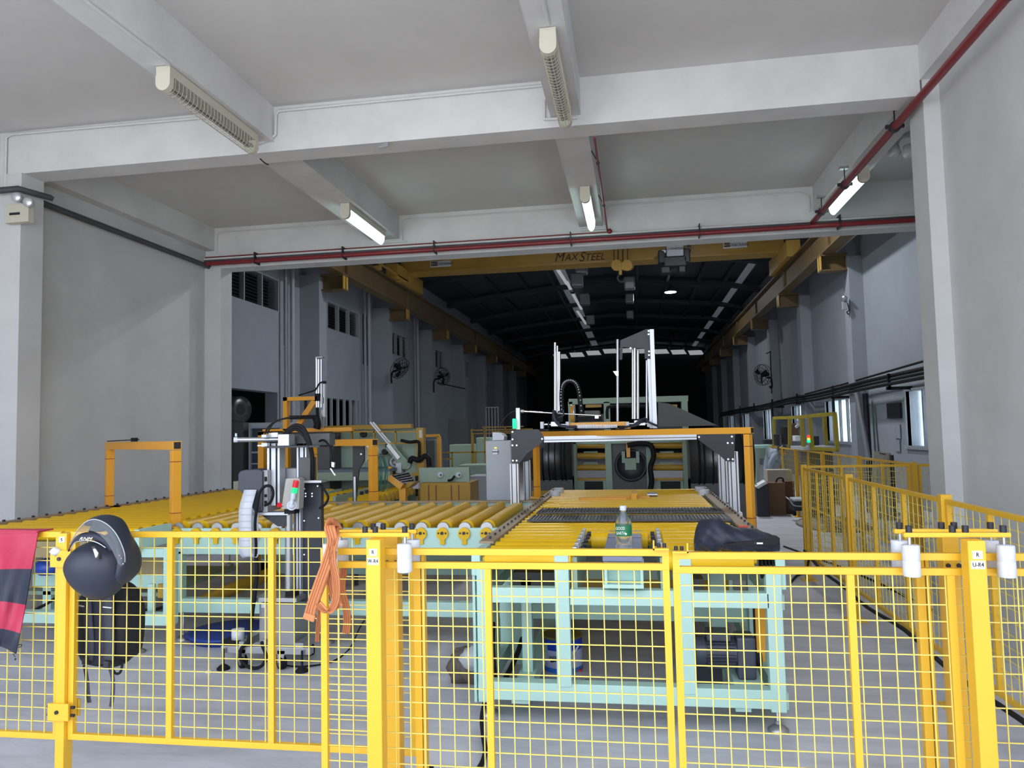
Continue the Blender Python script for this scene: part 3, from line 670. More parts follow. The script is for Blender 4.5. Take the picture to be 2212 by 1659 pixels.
# ---- left conveyor
T = thing('roller_conveyor', 'left yellow roller conveyor beside the grey wall', 'conveyor', (-4.5, 7, 0))
r0 = roller_x(T, -5.16, -3.74, 5.25); rep(r0, [(0, .155*i, 0) for i in range(1, 25)])
P1('side_beam', M_green, T, (-5.24, -5.18, 5.15, 9.1, .78, .93)); P1('side_beam', M_green, T, (-3.72, -3.68, 5.15, 5.55, .78, .93)); P1('side_beam', M_green, T, (-3.72, -3.68, 7.2, 9.1, .78, .93))
P1('cover_strip', MATS['tan guard strip'], T, (-5.27, -5.17, 5.15, 9.1, .93, .945))
b = MB()
for i in range(25): b.cyl((-5.22, 5.25+.155*i, .945), (-5.22, 5.25+.155*i, .962), .012, 6)
b.build('bolt_row', M_bolt, T, kind='stuff')
P1('front_plate', mat('buff plate', (.33, .26, .14), .6), T, (-5.16, -3.75, 5.16, 5.17, .72, .84))
Yq = 5.2
def q_(name, x0, y0, x1, y1, Y=Yq, d=.08, m_=None, bevel=.004): b = MB(); b.pbox(x0, y0, x1, y1, Y, d); return b.build(name, m_ or M_green, T, bevel=bevel)
q_('front_beam', 40, 1185, 370, 1204, Yq+.004); q_('base_beam', 40, 1324, 370, 1349, Yq+.004); q_('post', 352, 1184, 372, 1350); q_('mid_beam', 70, 1240, 352, 1268, 5.5, .06)
q_('post', 92, 1204, 110, 1324, 5.6, .06); q_('post', -60, 1184, -20, 1350)
q_('inner_plate', 280, 1205, 352, 1240, 5.5, .02, MATS['buff plate']); q_('inner_post', 318, 1262, 330, 1324, 5.35, .04); q_('hinge_block', 340, 1262, 352, 1292, 5.3, .03, M_amb_dk)
P1('lower_shelf', M_green2, T, (-5.1, -3.8, 5.6, 6.8, .34, .37))
pipe('hose', 'black hose lying on the lower shelf of the left conveyor', [PY(60, 1325, 5.5), PY(100, 1305, 5.5), PY(150, 1280, 5.6), PY(250, 1290, 5.6), PY(310, 1318, 5.5), PY(352, 1312, 5.5)], .012, M_rub, 'hose', 8, smooth=True)
b = MB(); b.ell(PY(105, 1225, 5.35), .11, .10, .075, 14, 9, fn=lambda q: Vector((q.x*(1 if q.z > -.4 else .9), q.y, max(q.z, -.75)))); tag(b.build('blue_bucket', M_blue), 'blue plastic tub inside the left conveyor frame, seen behind the mesh', 'tub')
for x in (-5.1, -3.75): foot(T, x, 5.25, .28); foot(T, x, 8.9, .8)
# ---- slanted sensor gates on the conveyors
def gate(pa, pb, za, zb, zt, label, w_=.07, m_=M_org):
    (xa, ya), (xb, yb) = pa, pb; T = thing('sensor_gate', label, 'portal', ((xa+xb)/2, (ya+yb)/2, za))
    d = Vector((xb-xa, yb-ya, 0)).normalized()
    for (x, y, z, h) in ((xa, ya, za, zt), (xb, yb, zb, zt)):
        b = MB(); b.bar((x, y, z), (x, y, h-w_-.004), w_, w_, d); b.build('leg', m_, T, bevel=.002)
        b = MB(); b.box(x-.07, x+.07, y-.07, y+.07, z-.012, z); b.build('foot_plate', m_, T)
        for zz in (z+.10, h-w_-.10): b = MB(); b.bar((x, y, zz), (x, y, zz+.006), w_+.003, w_+.003, d); b.build('tape_mark', M_redtape, T)
    A = Vector((xa, ya, zt-w_/2))-d*.04; B = Vector((xb, yb, zt-w_/2))+d*.04
    b = MB(); b.bar(A, B, w_, w_, (0, 0, 1)); b.build('top_beam', m_, T, bevel=.002)
    b = MB(); b.bar(B-d*.001, B+d*.001, w_*.78, w_*.78, (0, 0, 1)); b.build('tube_opening', M_dark, T)
    m_s = (A+B)/2; s = MB(); s.cbox(m_s+Vector((-.05, 0, w_/2+.02)), .05, .03, .035); s.build('sensor', M_rub, T)
    s = MB(); s.tube([A+Vector((0, 0, w_/2+.01)), m_s+Vector((-.3, 0, w_/2+.012)), m_s+Vector((0, 0, w_/2+.02))], .005, 6); s.build('sensor_cable', M_rub, T)
    s = MB(); s.cbox(A+Vector((.06, 0, 0))+Vector((d.y, -d.x, 0))*(w_/2+.004), .05, .012, .03); s.build('blue_tag', M_blue, T)
    return T
M_redtape = mat('brown tape', (.25, .05, .03), .6)
gate((-5.24, 6.86), (-3.71, 5.64), .945, .90, 1.585, 'amber sensor portal slanting across the left conveyor')
gate((-.985, 7.53), (.86, 6.02), .945, .80, 1.597, 'amber sensor portal slanting across the wide conveyor in front of the silver gantry', .050)
gate((-3.62, 8.1), (-2.62, 7.3), .93, .93, 1.56, 'amber sensor portal behind the label applicator')

# ================================================================== LABEL APPLICATOR
T = thing('label_applicator', 'label printer stand with silver columns, hanging label strip and signal tower', 'machine', (-2.6, 5.0, 0))
def A_(name, x0, y0, x1, y1, Y, d, m_, bevel=0, label=None): b = MB(); b.pbox(x0, y0, x1, y1, Y, d); return b.build(name, m_, T, bevel=bevel, label=label)
A_('base_bar', 477, 1398, 670, 1413, 4.95, .06, M_zinc, .003); A_('base_bar', 500, 1388, 650, 1398, 5.3, .06, M_zinc)
b = MB(); b.box(-2.80, -2.74, 4.97, 5.35, .13, .18); b.build('base_bar', M_zinc, T); b = MB(); b.box(-2.36, -2.30, 4.97, 5.35, .13, .18); b.build('base_bar', M_zinc, T)
for x, y in ((-2.87, 4.93), (-2.29, 4.93)):
    b = MB(); b.lathe((x, y, 0), (0, 0, 1), [(.045, 0), (.045, .01), (.03, .025), (.012, .035), (.008, .04), (.008, .14)], 16); b.build('levelling_foot', M_rub, T)
for x, y in ((-2.75, 4.98), (-2.46, 4.98), (-2.7, 5.3), (-2.4, 5.3)):
    w_ = MB(); w_.cyl((x-.012, y-.02, .045), (x+.012, y+.01, .045), .045, 20); q = w_.build('castor', M_rub, T)
    w_ = MB(); w_.cyl((x-.015, y-.022, .045), (x+.015, y+.012, .045), .026, 14); w_.prism([(x-.02, y-.03, .05), (x+.02, y-.03, .05), (x+.035, y-.03, .13), (x-.02, y-.03, .13)], (0, .006, 0)); w_.build('castor_fork', M_zinc, q)
A_('pedestal', 560, 1305, 634, 1398, 5.02, .22, M_ss, .003); A_('pedestal_top', 545, 1292, 640, 1301, 4.98, .34, M_zinc, .002); A_('lock', 564, 1302, 572, 1313, 5.01, .01, M_white)
A_('cable_gland', 563, 1382, 573, 1393, 4.99, .03, M_zinc); A_('base_box', 478, 1384, 516, 1397, 4.97, .10, M_rub)
b = MB(); x = PY(514, 1360, 5.02).x; b.lathe((x, 5.02, PY(510, 1382, 5.02).z), (0, 0, 1), [(.02, 0), (.044, .002), (.044, .075), (.02, .077)], 22); o = b.build('paper_roll', M_white); tag(o, 'white paper roll standing on the base of the label applicator', 'roll')
A_('clamp_collar', 616, 1278, 636, 1292, 5.02, .07, M_rub)
b = MB(); b.cyl(PY(624, 1288, 5.06), PY(624, 1105, 5.06), .026, 18); b.build('chrome_column', M_zinc, T)
def extr(x0, y0, x1, y1, Y, d, nm='extrusion'):
    q = A_(nm, x0, y0, x1, y1, Y, d, M_alu)
    w_ = (x1-x0); n = 2
    for i in range(n):
        c = x0+w_*(i+.5+.0)/n; b = MB(); b.pbox(c-w_*.07, y0, c+w_*.07, y1, Y-.001, .002); g = b.build('slot', M_rub, q); ORG[g.name] = ORG[T.name]
    return q
extr(634, 1100, 649, 1284, 5.10, .06); extr(577, 958, 604, 1092, 5.05, .09); extr(641, 958, 662, 1040, 5.12, .07)
A_('back_plate', 648, 1038, 694, 1300, 5.14, .05, M_black, .002); A_('back_cover', 646, 988, 676, 1040, 5.10, .06, M_dgrey)
b = MB()
for x, y in ((660, 1066), (674, 1066), (660, 1072), (674, 1072), (657, 1056), (686, 1050), (657, 1125), (688, 1119), (657, 1198)): b.cyl(PY(x, y, 5.14), PY(x, y, 5.13), .006, 8)
b.build('screw', M_silver, T, kind='stuff')
A_('bracket', 648, 1038, 694, 1043, 5.05, .1, M_zinc)
A_('carriage_plate', 545, 1107, 622, 1113, 5.0, .12, M_alu); b = MB(); b.pprism([(565, 1113), (618, 1113), (618, 1137), (600, 1137)], 5.03, .02); b.build('gusset', M_black, T)
# printer
b = MB(); b.pprism([(514, 1024), (518, 1018), (528, 1015), (558, 1014), (567, 1018), (566, 1104), (552, 1108), (518, 1060), (514, 1058)], 4.98, .24); b.build('printer_body', mat('charcoal casing', (.05, .055, .075), .4), T, bevel=.006)
A_('printer_back', 567, 1016, 578, 1106, 5.0, .2, M_ss)
for y, h in ((1030, 10), (1068, 6), (1082, 6)): A_('socket', 571, y, 576, y+h, 4.995, .01, M_rub)
A_('rear_case', 606, 1012, 640, 1060, 5.16, .15, M_ss, .003)
b = MB(); pts = [PY(541, 1058, 4.97), PY(536, 1075, 4.94), PY(530, 1100, 4.92), PY(529, 1135, 4.92), PY(530, 1170, 4.92), PY(531, 1194, 4.93), PY(538, 1203, 4.95), PY(545, 1196, 4.98), PY(545, 1150, 5.0), PY(545, 1115, 5.02), PY(552, 1085, 5.03)]
b.ribbon(pts, .095, .001, (1, 0, 0)); q = b.build('label_strip', M_white, T, label='white backing strip with blank labels')
b = MB()
for i in range(9): p = PY(530+(541-530)*max(0, (1100-(1070+i*14))/42), 1070+i*14, 4.915); b.cbox(p+Vector((0, 0, 0)), .09, .001, .0016)
g = b.build('label_gap', M_ss, q, kind='stuff'); ORG[g.name] = ORG[T.name]
# operator panel, signal tower, stop button
b = MB(); b.pprism([(617, 1034), (642, 1032), (648, 1036), (645, 1100), (607, 1100)], 4.99, .08); b.build('control_box', mat('pale grey casing', (.42, .40, .38), .5), T, bevel=.004)
A_('control_base', 614, 1100, 636, 1110, 4.99, .08, M_rub)
sd = (PY(641, 1040, 4.96)-PY(631, 1086, 4.96)).normalized()
b = MB(); b.cyl(PY(630, 1092, 4.99), PY(630, 1092, 4.975), .034, 22); b.ell(PY(630, 1092, 4.975), .026, .02, .026, 12, 8); b.bar(PY(630, 1090, 4.96), PY(632, 1078, 4.96), .02); b.build('swivel_mount', M_white, T)
b = MB(); b.cyl(PY(632.5, 1078, 4.96), PY(634.5, 1065, 4.96), .018, 18); b.build('tower_base', M_white, T)
b = MB(); b.cyl(PY(634.5, 1065, 4.96), PY(637, 1053, 4.96), .019, 18); b.build('green_lens', M_sigG, T)
b = MB(); b.cyl(PY(637, 1053, 4.96), PY(640, 1038, 4.96), .019, 18); b.build('red_lens', M_sigR, T)
b = MB(); b.cyl(PY(606, 1091, 4.985), PY(601, 1091, 4.97), .017, 16); b.build('stop_button', M_sigR, T); b = MB(); b.cyl(PY(606, 1091, 4.99), PY(612, 1091, 5.0), .011, 12); b.build('stop_stem', M_zinc, T)
# top: cross slide and gearbox, cables
A_('top_plate', 572, 963, 690, 967, 4.98, .25, M_black)
b = MB(); b.cyl(PY(514, 950, 5.0), PY(610, 949, 5.06), .017, 16); b.build('arm_rod', M_zinc, T)
b = MB(); b.cyl(PY(505, 950, 4.99), PY(513, 950, 5.0), .019, 16); b.cyl(PY(510, 943, 5.0), PY(510, 936, 5.0), .008, 10); b.build('rod_end', M_white, T)
A_('gear_head', 600, 938, 624, 963, 4.98, .10, M_silver, .003); A_('valve_block', 565, 939, 575, 945, 4.98, .04, M_white); A_('valve_block', 565, 957, 577, 965, 4.98, .04, M_white); A_('servo', 580, 934, 600, 945, 5.02, .08, M_zinc, .003); A_('tube_stub', 556, 961, 570, 964, 5.0, .01, M_zinc)
A_('top_case', 625, 937, 712, 963, 5.12, .10, M_dgrey)
for k, (a, r) in enumerate(((0, .012), (8, .012), (16, .010))):
    b = MB(); b.tube([PY(612, 940+a*.3, 5.03), PY(622, 928+a*.5, 5.0), PY(638, 918+a*.6, 4.98), PY(655, 924+a, 4.98), PY(668, 950+a, 4.99), PY(676-a*.2, 990, 5.02), PY(676-a*.2, 1030, 5.08), PY(674, 1042, 5.12)], r, 8); b.build('cable', M_rub, T)
b = MB(); b.tube([PY(572, 938, 5.0), PY(580, 922, 5.0), PY(600, 908, 5.0), PY(636, 901, 5.02), PY(650, 900, 5.04)], .006, 6); b.build('cable', M_rub, T)
b = MB(); b.tube([PY(577, 936, 5.0), PY(590, 915, 5.0), PY(610, 905, 5.0), PY(640, 900, 5.02)], .006, 6); b.build('cable', M_rub, T)
b = MB(); b.tube([PY(690, 953, 5.1), PY(700, 951, 5.05), PY(712, 965, 5.0), PY(716, 990, 5.0), PY(718, 1000, 5.0)], .008, 6); b.build('cable', M_rub, T)
b = MB(); b.pprism([(716, 998), (722, 999), (721, 1010), (716, 1008)], 4.99, .02); b.bar(PY(714, 1012, 5.0), PY(724, 1027, 5.0), .012, .006); b.build('pendant', M_silver, T)
b = MB(); b.tube([PY(572, 1092, 4.96), PY(584, 1085, 4.95), PY(590, 1068, 4.94), PY(586, 1052, 4.94), PY(574, 1050, 4.94), PY(562, 1062, 4.94), PY(556, 1090, 4.94), PY(551, 1130, 4.95), PY(553, 1170, 4.97), PY(553, 1200, 4.98)], .010, 8); b.build('power_cable', M_rub, T)
b = MB(); b.tube([PY(553, 1200, 4.98), PY(555, 1240, 4.98), PY(548, 1300, 4.96), PY(540, 1360, 4.96), PY(536, 1392, 4.95)], .015, 8); b.build('power_cable', M_rub, T)
b = MB(); b.tube([PY(540, 1385, 4.94), PY(522, 1400, 4.93), PY(520, 1425, 4.92), PY(540, 1442, 4.9), PY(563, 1440, 4.9), PY(575, 1420, 4.9), PY(567, 1395, 4.9), PY(566, 1388, 4.95)], .012, 8); b.build('power_cable', M_rub, T)
b = MB(); b.tube([PY(690, 1045, 5.1), PY(702, 1060, 5.1), PY(709, 1075, 5.08), PY(702, 1090, 5.1), PY(690, 1098, 5.1)], .009, 8); b.build('cable', M_rub, T)
pipe('floor_cable', 'thin black cable curving over the floor from the label applicator to the right', [PZ(585, 1432, .01), PZ(650, 1440, .008), PZ(720, 1428, .008), PZ(756, 1400, .008), PY(775, 1360, 5.5), PY(790, 1335, 5.55)], .006, M_rub, 'cable', 6, smooth=True)
b = MB(); b.lathe(PZ(500, 1376, .0), (0, 0, 1), [(.0, 0), (.30, .0), (.33, .05), (.35, .055), (.31, .06)], 28); tag(b.build('blue_basin', M_blue), 'flat blue plastic tray on the floor behind the label applicator', 'tray')
b = MB(); p = PZ(450, 1453, 0); b.cbox(p+Vector((0, 0, .008)), .035, .022, .016, Matrix.Rotation(.4, 3, 'Z')); tag(b.build('paper_scrap', M_white), 'tiny white scrap lying on the floor left of the label applicator', 'scrap')

# ================================================================== SILVER GANTRY OVER THE WIDE CONVEYOR
T = G = thing('gantry', 'silver extrusion gantry with dark corner plates and tall rods on top', 'portal', (-.1, 7.3, .8))
def G_(name, x0, y0, x1, y1, Y, d, m_, bevel=0): b = MB(); b.pbox(x0, y0, x1, y1, Y, d); return b.build(name, m_, T, bevel=bevel)
def gpost(X, Y, z0, z1, w_=.08, d=.08):
    b = MB(); b.box(X-w_/2, X+w_/2, Y, Y+d, z0, z1); q = b.build('post', M_alu, T)
    b = MB()
    for dx in (-.022, .022): b.box(X+dx-.005, X+dx+.005, Y-.001, Y+.001, z0, z1)
    g = b.build('slot', M_dgrey, q); ORG[g.name] = ORG[T.name]; return q
gpost(-1.13, 7.0, .62, 1.30); gpost(-1.13, 7.84, .72, 1.30, .07); gpost(.865, 7.0, .80, 1.38, .085); gpost(.865, 7.84, .85, 1.38, .085)
P1('foot_beam', M_alu, T, (.80, .92, 6.95, 8.0, .80, .84)); P1('foot_beam', M_alu, T, (-1.19, -1.07, 6.95, 8.0, .58, .62))
b = MB(); b.pbox(1175, 939.5, 1505, 952.5, 6.98, .09); o = b.build('cross_beam', M_alu, T); b = MB(); b.pbox(1175, 947, 1505, 948.5, 6.979, .002); g = b.build('slot', M_dgrey, o); ORG[g.name] = ORG[T.name]
b = MB(); b.pprism([(1104, 930), (1162, 927), (1172, 938), (1172, 955), (1140, 978), (1122, 1000), (1105, 1000)], 6.96, .012); b.build('corner_plate', M_black, T)
b = MB(); b.pprism([(1108, 932), (1185, 927), (1185, 955), (1140, 996), (1120, 1000)], 7.82, .012); b.build('corner_plate', M_black, T)
b = MB(); b.pprism([(1505, 936), (1588, 934), (1586, 998), (1568, 996), (1555, 984), (1509, 950)], 6.96, .012); b.build('corner_plate', M_black, T)
b = MB()
for x, y in ((1107, 933), (1107, 949), (1107, 962), (1116, 962), (1108, 995), (1116, 995), (1171, 948), (1510, 944), (1581, 943), (1572, 957), (1582, 957), (1573, 992), (1583, 992)): b.cyl(PY(x, y, 6.96), PY(x, y, 6.948), .009, 10)
b.build('plate_bolt', M_silver, T, kind='stuff')
# upper mast pairs with head plate
def rod(x, y0, y1, Y, r=.012, m_=M_chrome, nm='guide_rod'): b = MB(); b.cyl(PY(x, y1, Y), PY(x, y0, Y), r, 12); b.build(nm, m_, T)
rod(1199, 740, 897, 7.1, .012); rod(1204, 747, 897, 7.25, .010); rod(1208, 760, 897, 7.1, .014); rod(1202, 762, 897, 7.3, .02, M_zinc)
rod(1334, 733, 910, 7.0, .011, M_alu, 'white_rod')
rod(1371, 731, 905, 7.05, .015); rod(1367, 755, 905, 7.15, .012); rod(1378, 757, 905, 7.15, .012); rod(1397, 778, 905, 7.2, .011)
b = MB(); b.pbox(1407, 711, 1416, 925, 6.98, .05); b.build('mast_extrusion', M_alu, T); b = MB(); b.pbox(1401, 775, 1413, 925, 7.04, .03); b.build('mast_plate', M_alu, T)
b = MB(); b.pprism([(1340, 735), (1396, 711), (1408, 711), (1409, 775), (1393, 775), (1392, 752), (1375, 752), (1345, 750), (1344, 777), (1338, 777)], 7.03, .012); b.build('head_plate', M_black, T)
b = MB()
for x, y in ((1401, 715), (1407, 715), (1401, 722), (1407, 722), (1402, 759), (1408, 759), (1402, 767), (1408, 767), (1362, 752)): b.cyl(PY(x, y, 7.03), PY(x, y, 7.015), .009, 8)
b.build('plate_bolt', M_silver, T, kind='stuff')
b = MB(); b.pprism([(1324, 802), (1336, 801), (1336, 812), (1331, 812)], 6.98, .03); b.build('sensor_horn', M_silver, T)
G_('slide_block', 1190, 911, 1206, 921, 6.95, .12, M_silver, .002); G_('slide_block', 1192, 895, 1214, 912, 7.0, .10, M_rub)
for x in (1167, 1222, 1352): G_('rail_support', x, 911, x+7, 926, 6.95, .06, M_white, .001)
rod_ = MB(); rod_.cyl(PY(1172, 917, 6.98), PY(1222, 917, 6.98), .008, 8); rod_.build('slide_rod', M_chrome, T); rod_ = MB(); rod_.cyl(PY(1356, 915, 6.98), PY(1400, 915, 6.98), .008, 8); rod_.build('slide_rod', M_chrome, T)
G_('spring_block', 1183, 912, 1186, 924, 6.95, .03, M_rub); G_('slide_block', 1370, 908, 1394, 919, 6.95, .10, M_silver, .002); G_('rail_support', 1398, 909, 1404, 922, 6.95, .05, M_white)
b = MB(); b.pbox(1226, 912, 1352, 921, 7.0, .05); b.build('amber_beam', M_org, T)
b = MB()
for i in range(30): xx = 1246+i*2.95; b.pbox(xx, 917, xx+1.6, 925, 6.93, .03)
b.build('bristle_comb', M_zinc, T, kind='stuff')
G_('thin_plate', 1330, 924, 1362, 926, 6.9, .1, M_org)
b = MB(); b.tube([PY(1203, 897, 6.95), PY(1196, 888, 6.92), PY(1198, 905, 6.9), PY(1208, 918, 6.9), PY(1225, 922, 6.9), PY(1246, 922, 6.92)], .014, 8); b.build('blue_hose', M_navy, T)
b = MB(); b.tube([PY(1206, 890, 6.95), PY(1215, 887, 6.9), PY(1217, 897, 6.9), PY(1206, 902, 6.9)], .008, 8); b.build('blue_hose', M_navy, T)
for a in (0, 5): b = MB(); b.tube([PY(1396, 905+a, 6.95), PY(1384, 907+a, 6.9), PY(1375, 914+a, 6.9), PY(1362, 921, 6.92), PY(1340, 923, 6.95)], .011, 8); b.build('blue_hose', M_navy, T)
b = MB(); b.tube([PY(1392, 903, 6.95), PY(1402, 912, 6.9), PY(1420, 920, 6.92)], .010, 8); b.build('blue_hose', M_navy, T)
# cable chain
b = MB(); cpts = [PY(1214, 890, 7.1), PY(1212, 860, 7.1), PY(1214, 836, 7.1), PY(1222, 824, 7.1), PY(1236, 822, 7.1), PY(1247, 832, 7.1), PY(1253, 855, 7.1), PY(1257, 895, 7.1)]
SP = spline([Vector(p) for p in cpts], 4)
b.ribbon(cpts, .04, .034, (0, 1, 0), 4); q = b.build('cable_chain', M_rub, T)
b = MB()
for p in SP[1:-1]: b.ell(p-Vector((0, .028, 0)), .007, .004, .007, 6, 4)
g = b.build('chain_pin', M_silver, q, kind='stuff'); ORG[g.name] = ORG[T.name]
# left stub with green beacon and air cylinder
G_('stub_post', 1114.5, 881, 1123, 928, 7.05, .05, M_alu, .002)
b = MB(); b.lathe(PY(1111, 926, 7.0), (0, 0, 1), [(.016, 0), (.016, .025), (.018, .026), (.016, .09), (.012, .094)], 16); b.mi = [0]*len(b.mi); b.build('green_beacon', M_sigGl, T)
b = MB(); b.cyl(PY(1125, 888, 7.05), PY(1132, 889, 7.05), .016, 12); b.build('rod_clamp', M_zinc, T); b = MB(); b.cyl(PY(1132, 889, 7.05), PY(1298, 898, 6.95), .007, 8); b.build('push_rod', M_chrome, T); b = MB(); b.pbox(1285, 897, 1293, 904, 6.94, .02); b.build('rod_tip', M_silver, T)
b = MB(); b.tube([PY(1116, 886, 7.05), PY(1098, 895, 7.1), PY(1082, 915, 7.2), PY(1076, 927, 7.3)], .003, 5); b.build('thin_tube', M_strapc, T)
G_('tape_motor', 1262, 887, 1296, 900, 7.5, .15, M_dgrey, .01); b = MB(); b.cyl(PY(1233, 893, 7.6), PY(1240, 893, 7.6), .085, 24); b.build('amber_disc', M_org, T); b = MB(); b.cyl(PY(1240, 893, 7.6), PY(1242, 893, 7.6), .095, 24); b.build('disc_rim', M_silver, T)
G_('motor_cradle', 1244, 900, 1300, 910, 7.5, .1, M_rub)

# ================================================================== GREY CABINET
T = thing('control_cabinet', 'tall light grey cabinet left of the silver gantry with a roll on its top', 'cabinet', (-1.3, 7.5, 0))
A_ = None
def K(T, name, x0, y0, x1, y1, Y, d, m_, bevel=0, z0=None):
    b = MB(); b.pbox(x0, y0, x1, y1, Y, d)
    if z0 is not None:
        zz = min(v.z for v in b.v)
        for v in b.v:
            if abs(v.z-zz) < 1e-6: v.z = z0
    return b.build(name, m_, T, bevel=bevel)
M_cab = mat('light grey enamel', (.40, .43, .48), .45)
K(T, 'body', 1050, 952, 1107, 1087, 7.46, .35, M_cab, .004, z0=0); K(T, 'door', 1051, 954, 1104, 1086, 7.45, .012, M_cab, .002, z0=.08)
K(T, 'handle', 1064, 971, 1075, 982, 7.43, .02, M_white, .002); K(T, 'handle_slot', 1063, 975, 1077, 977, 7.428, .003, M_bolt); K(T, 'door_badge', 1068, 966, 1073, 969, 7.448, .003, MATS['yellow lens'])
b = MB(); b.prism([PY(1064, 951, 7.55), PY(1088, 951, 7.55), PY(1089, 943, 7.55), PY(1082, 936, 7.55), PY(1074, 934, 7.55), PY(1064, 934, 7.55)], (0, .2, 0)); tag(b.build('tape_roll', M_white), 'white roll lying on top of the light grey cabinet', 'roll')

# ================================================================== COIL TURNING STATION BEHIND THE WIDE CONVEYOR
T = thing('coil_station', 'green framed coil station with yellow rollers and dark disc behind the gantry', 'machine', (-.1, 10.2, 0))
Ys = 10.0
for x in (1239, 1315, 1404, 1483): K(T, 'upright', x-7, 955 if x in (1239, 1483) else 958, x+7, 1066, Ys, .14, M_green2, .004, z0=0)
K(T, 'top_beam', 1228, 858, 1487, 870, 10.5, .2, M_green2, .004); K(T, 'upper_post', 1228, 868, 1238, 960, 10.5, .2, M_green2); K(T, 'upper_post', 1305, 868, 1318, 960, 10.5, .2, M_green2); K(T, 'upper_post', 1474, 866, 1487, 960, 10.5, .2, M_green2)
K(T, 'head_beam', 1232, 950, 1490, 958, Ys, .14, M_green2, .004)
for x0, x1 in ((1247, 1309), (1411, 1476)):
    for y in (962, 985, 1010): b = MB(); b.cyl(PY(x0, y, Ys+.05), PY(x1, y, Ys+.05), .04, 16); b.build('roller', M_amb_dk, T)
    K(T, 'sill_beam', x0, 1033, x1, 1038, Ys, .12, M_amb_dk); K(T, 'lower_panel', x0, 1037, x1, 1066, Ys+.02, .1, M_green2, z0=0); K(T, 'panel_opening', x0+16, 1040, x1-6, 1062, Ys+.01, .03, M_dark)
    K(T, 'counter_plate', x0+14, 975, x0+44, 980, Ys+.2, .03, M_green2); K(T, 'counter_plate', x0+14, 998, x0+44, 1005, Ys+.2, .03, M_green2)
    K(T, 'upper_infill', x0+18, 874, x0+52, 880, 10.52, .05, M_amb_dk); K(T, 'dark_infill', x0+2, 895, x1-4, 945, 10.6, .05, M_black)
K(T, 'centre_plate', 1323, 955, 1398, 1066, Ys+.06, .05, M_dgrey, z0=.0)
b = MB(); p = PY(1363, 1005, Ys+.06); b.lathe(p, (0, -1, 0), [(.215, 0), (.215, .03), (.18, .035), (.18, .02), (.05, .02)], 32); b.build('turning_disc', M_black, T)
K(T, 'disc_jaw', 1343, 975, 1350, 1000, Ys, .05, M_green2); K(T, 'disc_jaw', 1374, 975, 1381, 1000, Ys, .05, M_green2); K(T, 'disc_arm', 1353, 955, 1361, 988, Ys-.05, .04, M_org); K(T, 'disc_centre', 1350, 990, 1374, 1015, Ys, .04, M_green2)
b = MB(); b.tube([PY(1355, 962, Ys-.1), PY(1380, 958, Ys-.1), PY(1405, 962, Ys-.1), PY(1412, 985, Ys-.1), PY(1405, 1010, Ys-.1), PY(1408, 1040, Ys-.1), PY(1402, 1066, Ys-.1)], .035, 10); b.build('hose_bundle', M_rub, T)
b = MB(); b.tube([PY(1312, 905, Ys), PY(1312, 885, Ys), PY(1322, 878, Ys), PY(1395, 878, Ys), PY(1404, 890, Ys)], .02, 8); b.build('hose', M_rub, T)
b = MB(); b.pbox(1397, 958, 1400, 1066, Ys-.02, .03); b.build('grease_strip', M_green2, T)
APT = T
def coil(x0, x1, yt, yb, Y, label, bands):
    a = PY(x0, (yt+yb)/2, Y); c = PY(x1, (yt+yb)/2, Y); r = (PY(x0, yt, Y).z-PY(x0, yb, Y).z)/2
    T = thing('steel_coil', label, 'coil', (a.x, Y, 0)); z = a.z
    b = MB(); b.lathe((a.x, Y+r, z), (1, 0, 0), [(r*.55, 0), (r, .0), (r, c.x-a.x), (r*.55, c.x-a.x)], 48); b.build('strip_winding', M_coil, T)
    for k in bands:
        x = a.x+(c.x-a.x)*k; b = MB(); b.lathe((x, Y+r, z), (1, 0, 0), [(r-.01, 0), (r+.012, .002), (r+.012, .016), (r-.01, .018)], 48); b.build('strap', M_rub, T)
    b = MB(); b.box(a.x, c.x, Y+r*.3, Y+r*1.7, 0, z-r*.6); b.build('cradle', M_dgrey, T)
coil(1142, 1234, 935, 1056, 9.6, 'dark steel coil with black straps left of the coil station', (.12, .30, .45, .60, .75, .84))
coil(1492, 1632, 928, 1066, 9.4, 'dark steel coil with black straps right of the coil station', (.12, .2, .34, .5, .82, .9))
b = MB(); b.prism([PY(1422, 869, 9.0), PY(1446, 872, 9.0), PY(1550, 919, 9.0), PY(1422, 922, 9.0)], (0, .25, 0)); b.build('rubber_apron', M_dgrey, APT, label='dark sloping rubber apron')
# steel racks and bits at floor level behind the conveyor
K(thing('step_frame', 'low ochre frame on the floor left of the coil station', 'frame', (-1.2, 9.4, 0)), 'rail', 1145, 1060, 1225, 1064, 9.3, .05, M_amb_dk, z0=0)

# ================================================================== LEFT BACKGROUND LINE
T = thing('press_machine', 'large green and ochre machine behind the cross conveyor', 'machine', (-3, 9.5, 0))
K(T, 'back_plate', 716, 928, 912, 1000, 9.9, .06, M_green2, z0=.3); K(T, 'top_beam', 700, 918, 888, 927, 9.7, .1, M_amb_dk)
for x0, x1 in ((713, 758), (758, 806), (806, 853), (853, 903)):
    K(T, 'guard_bar', x0, 931, x1, 934, 9.6, .03, M_amb_dk); K(T, 'guard_bar', x0, 956, x1, 959, 9.6, .03, M_amb_dk); K(T, 'guard_bar', x0, 931, x0+3, 958, 9.6, .03, M_amb_dk)
K(T, 'column', 900, 924, 915, 1020, 9.55, .12, M_amb_dk, z0=0); K(T, 'green_column', 868, 957, 902, 1015, 9.8, .1, M_green2); K(T, 'label_plate', 905, 929, 912, 946, 9.54, .01, M_cream)
K(T, 'body', 770, 957, 832, 980, 9.75, .1, M_green2); K(T, 'side_body', 875, 1000, 900, 1088, 9.7, .2, M_green2, z0=0)
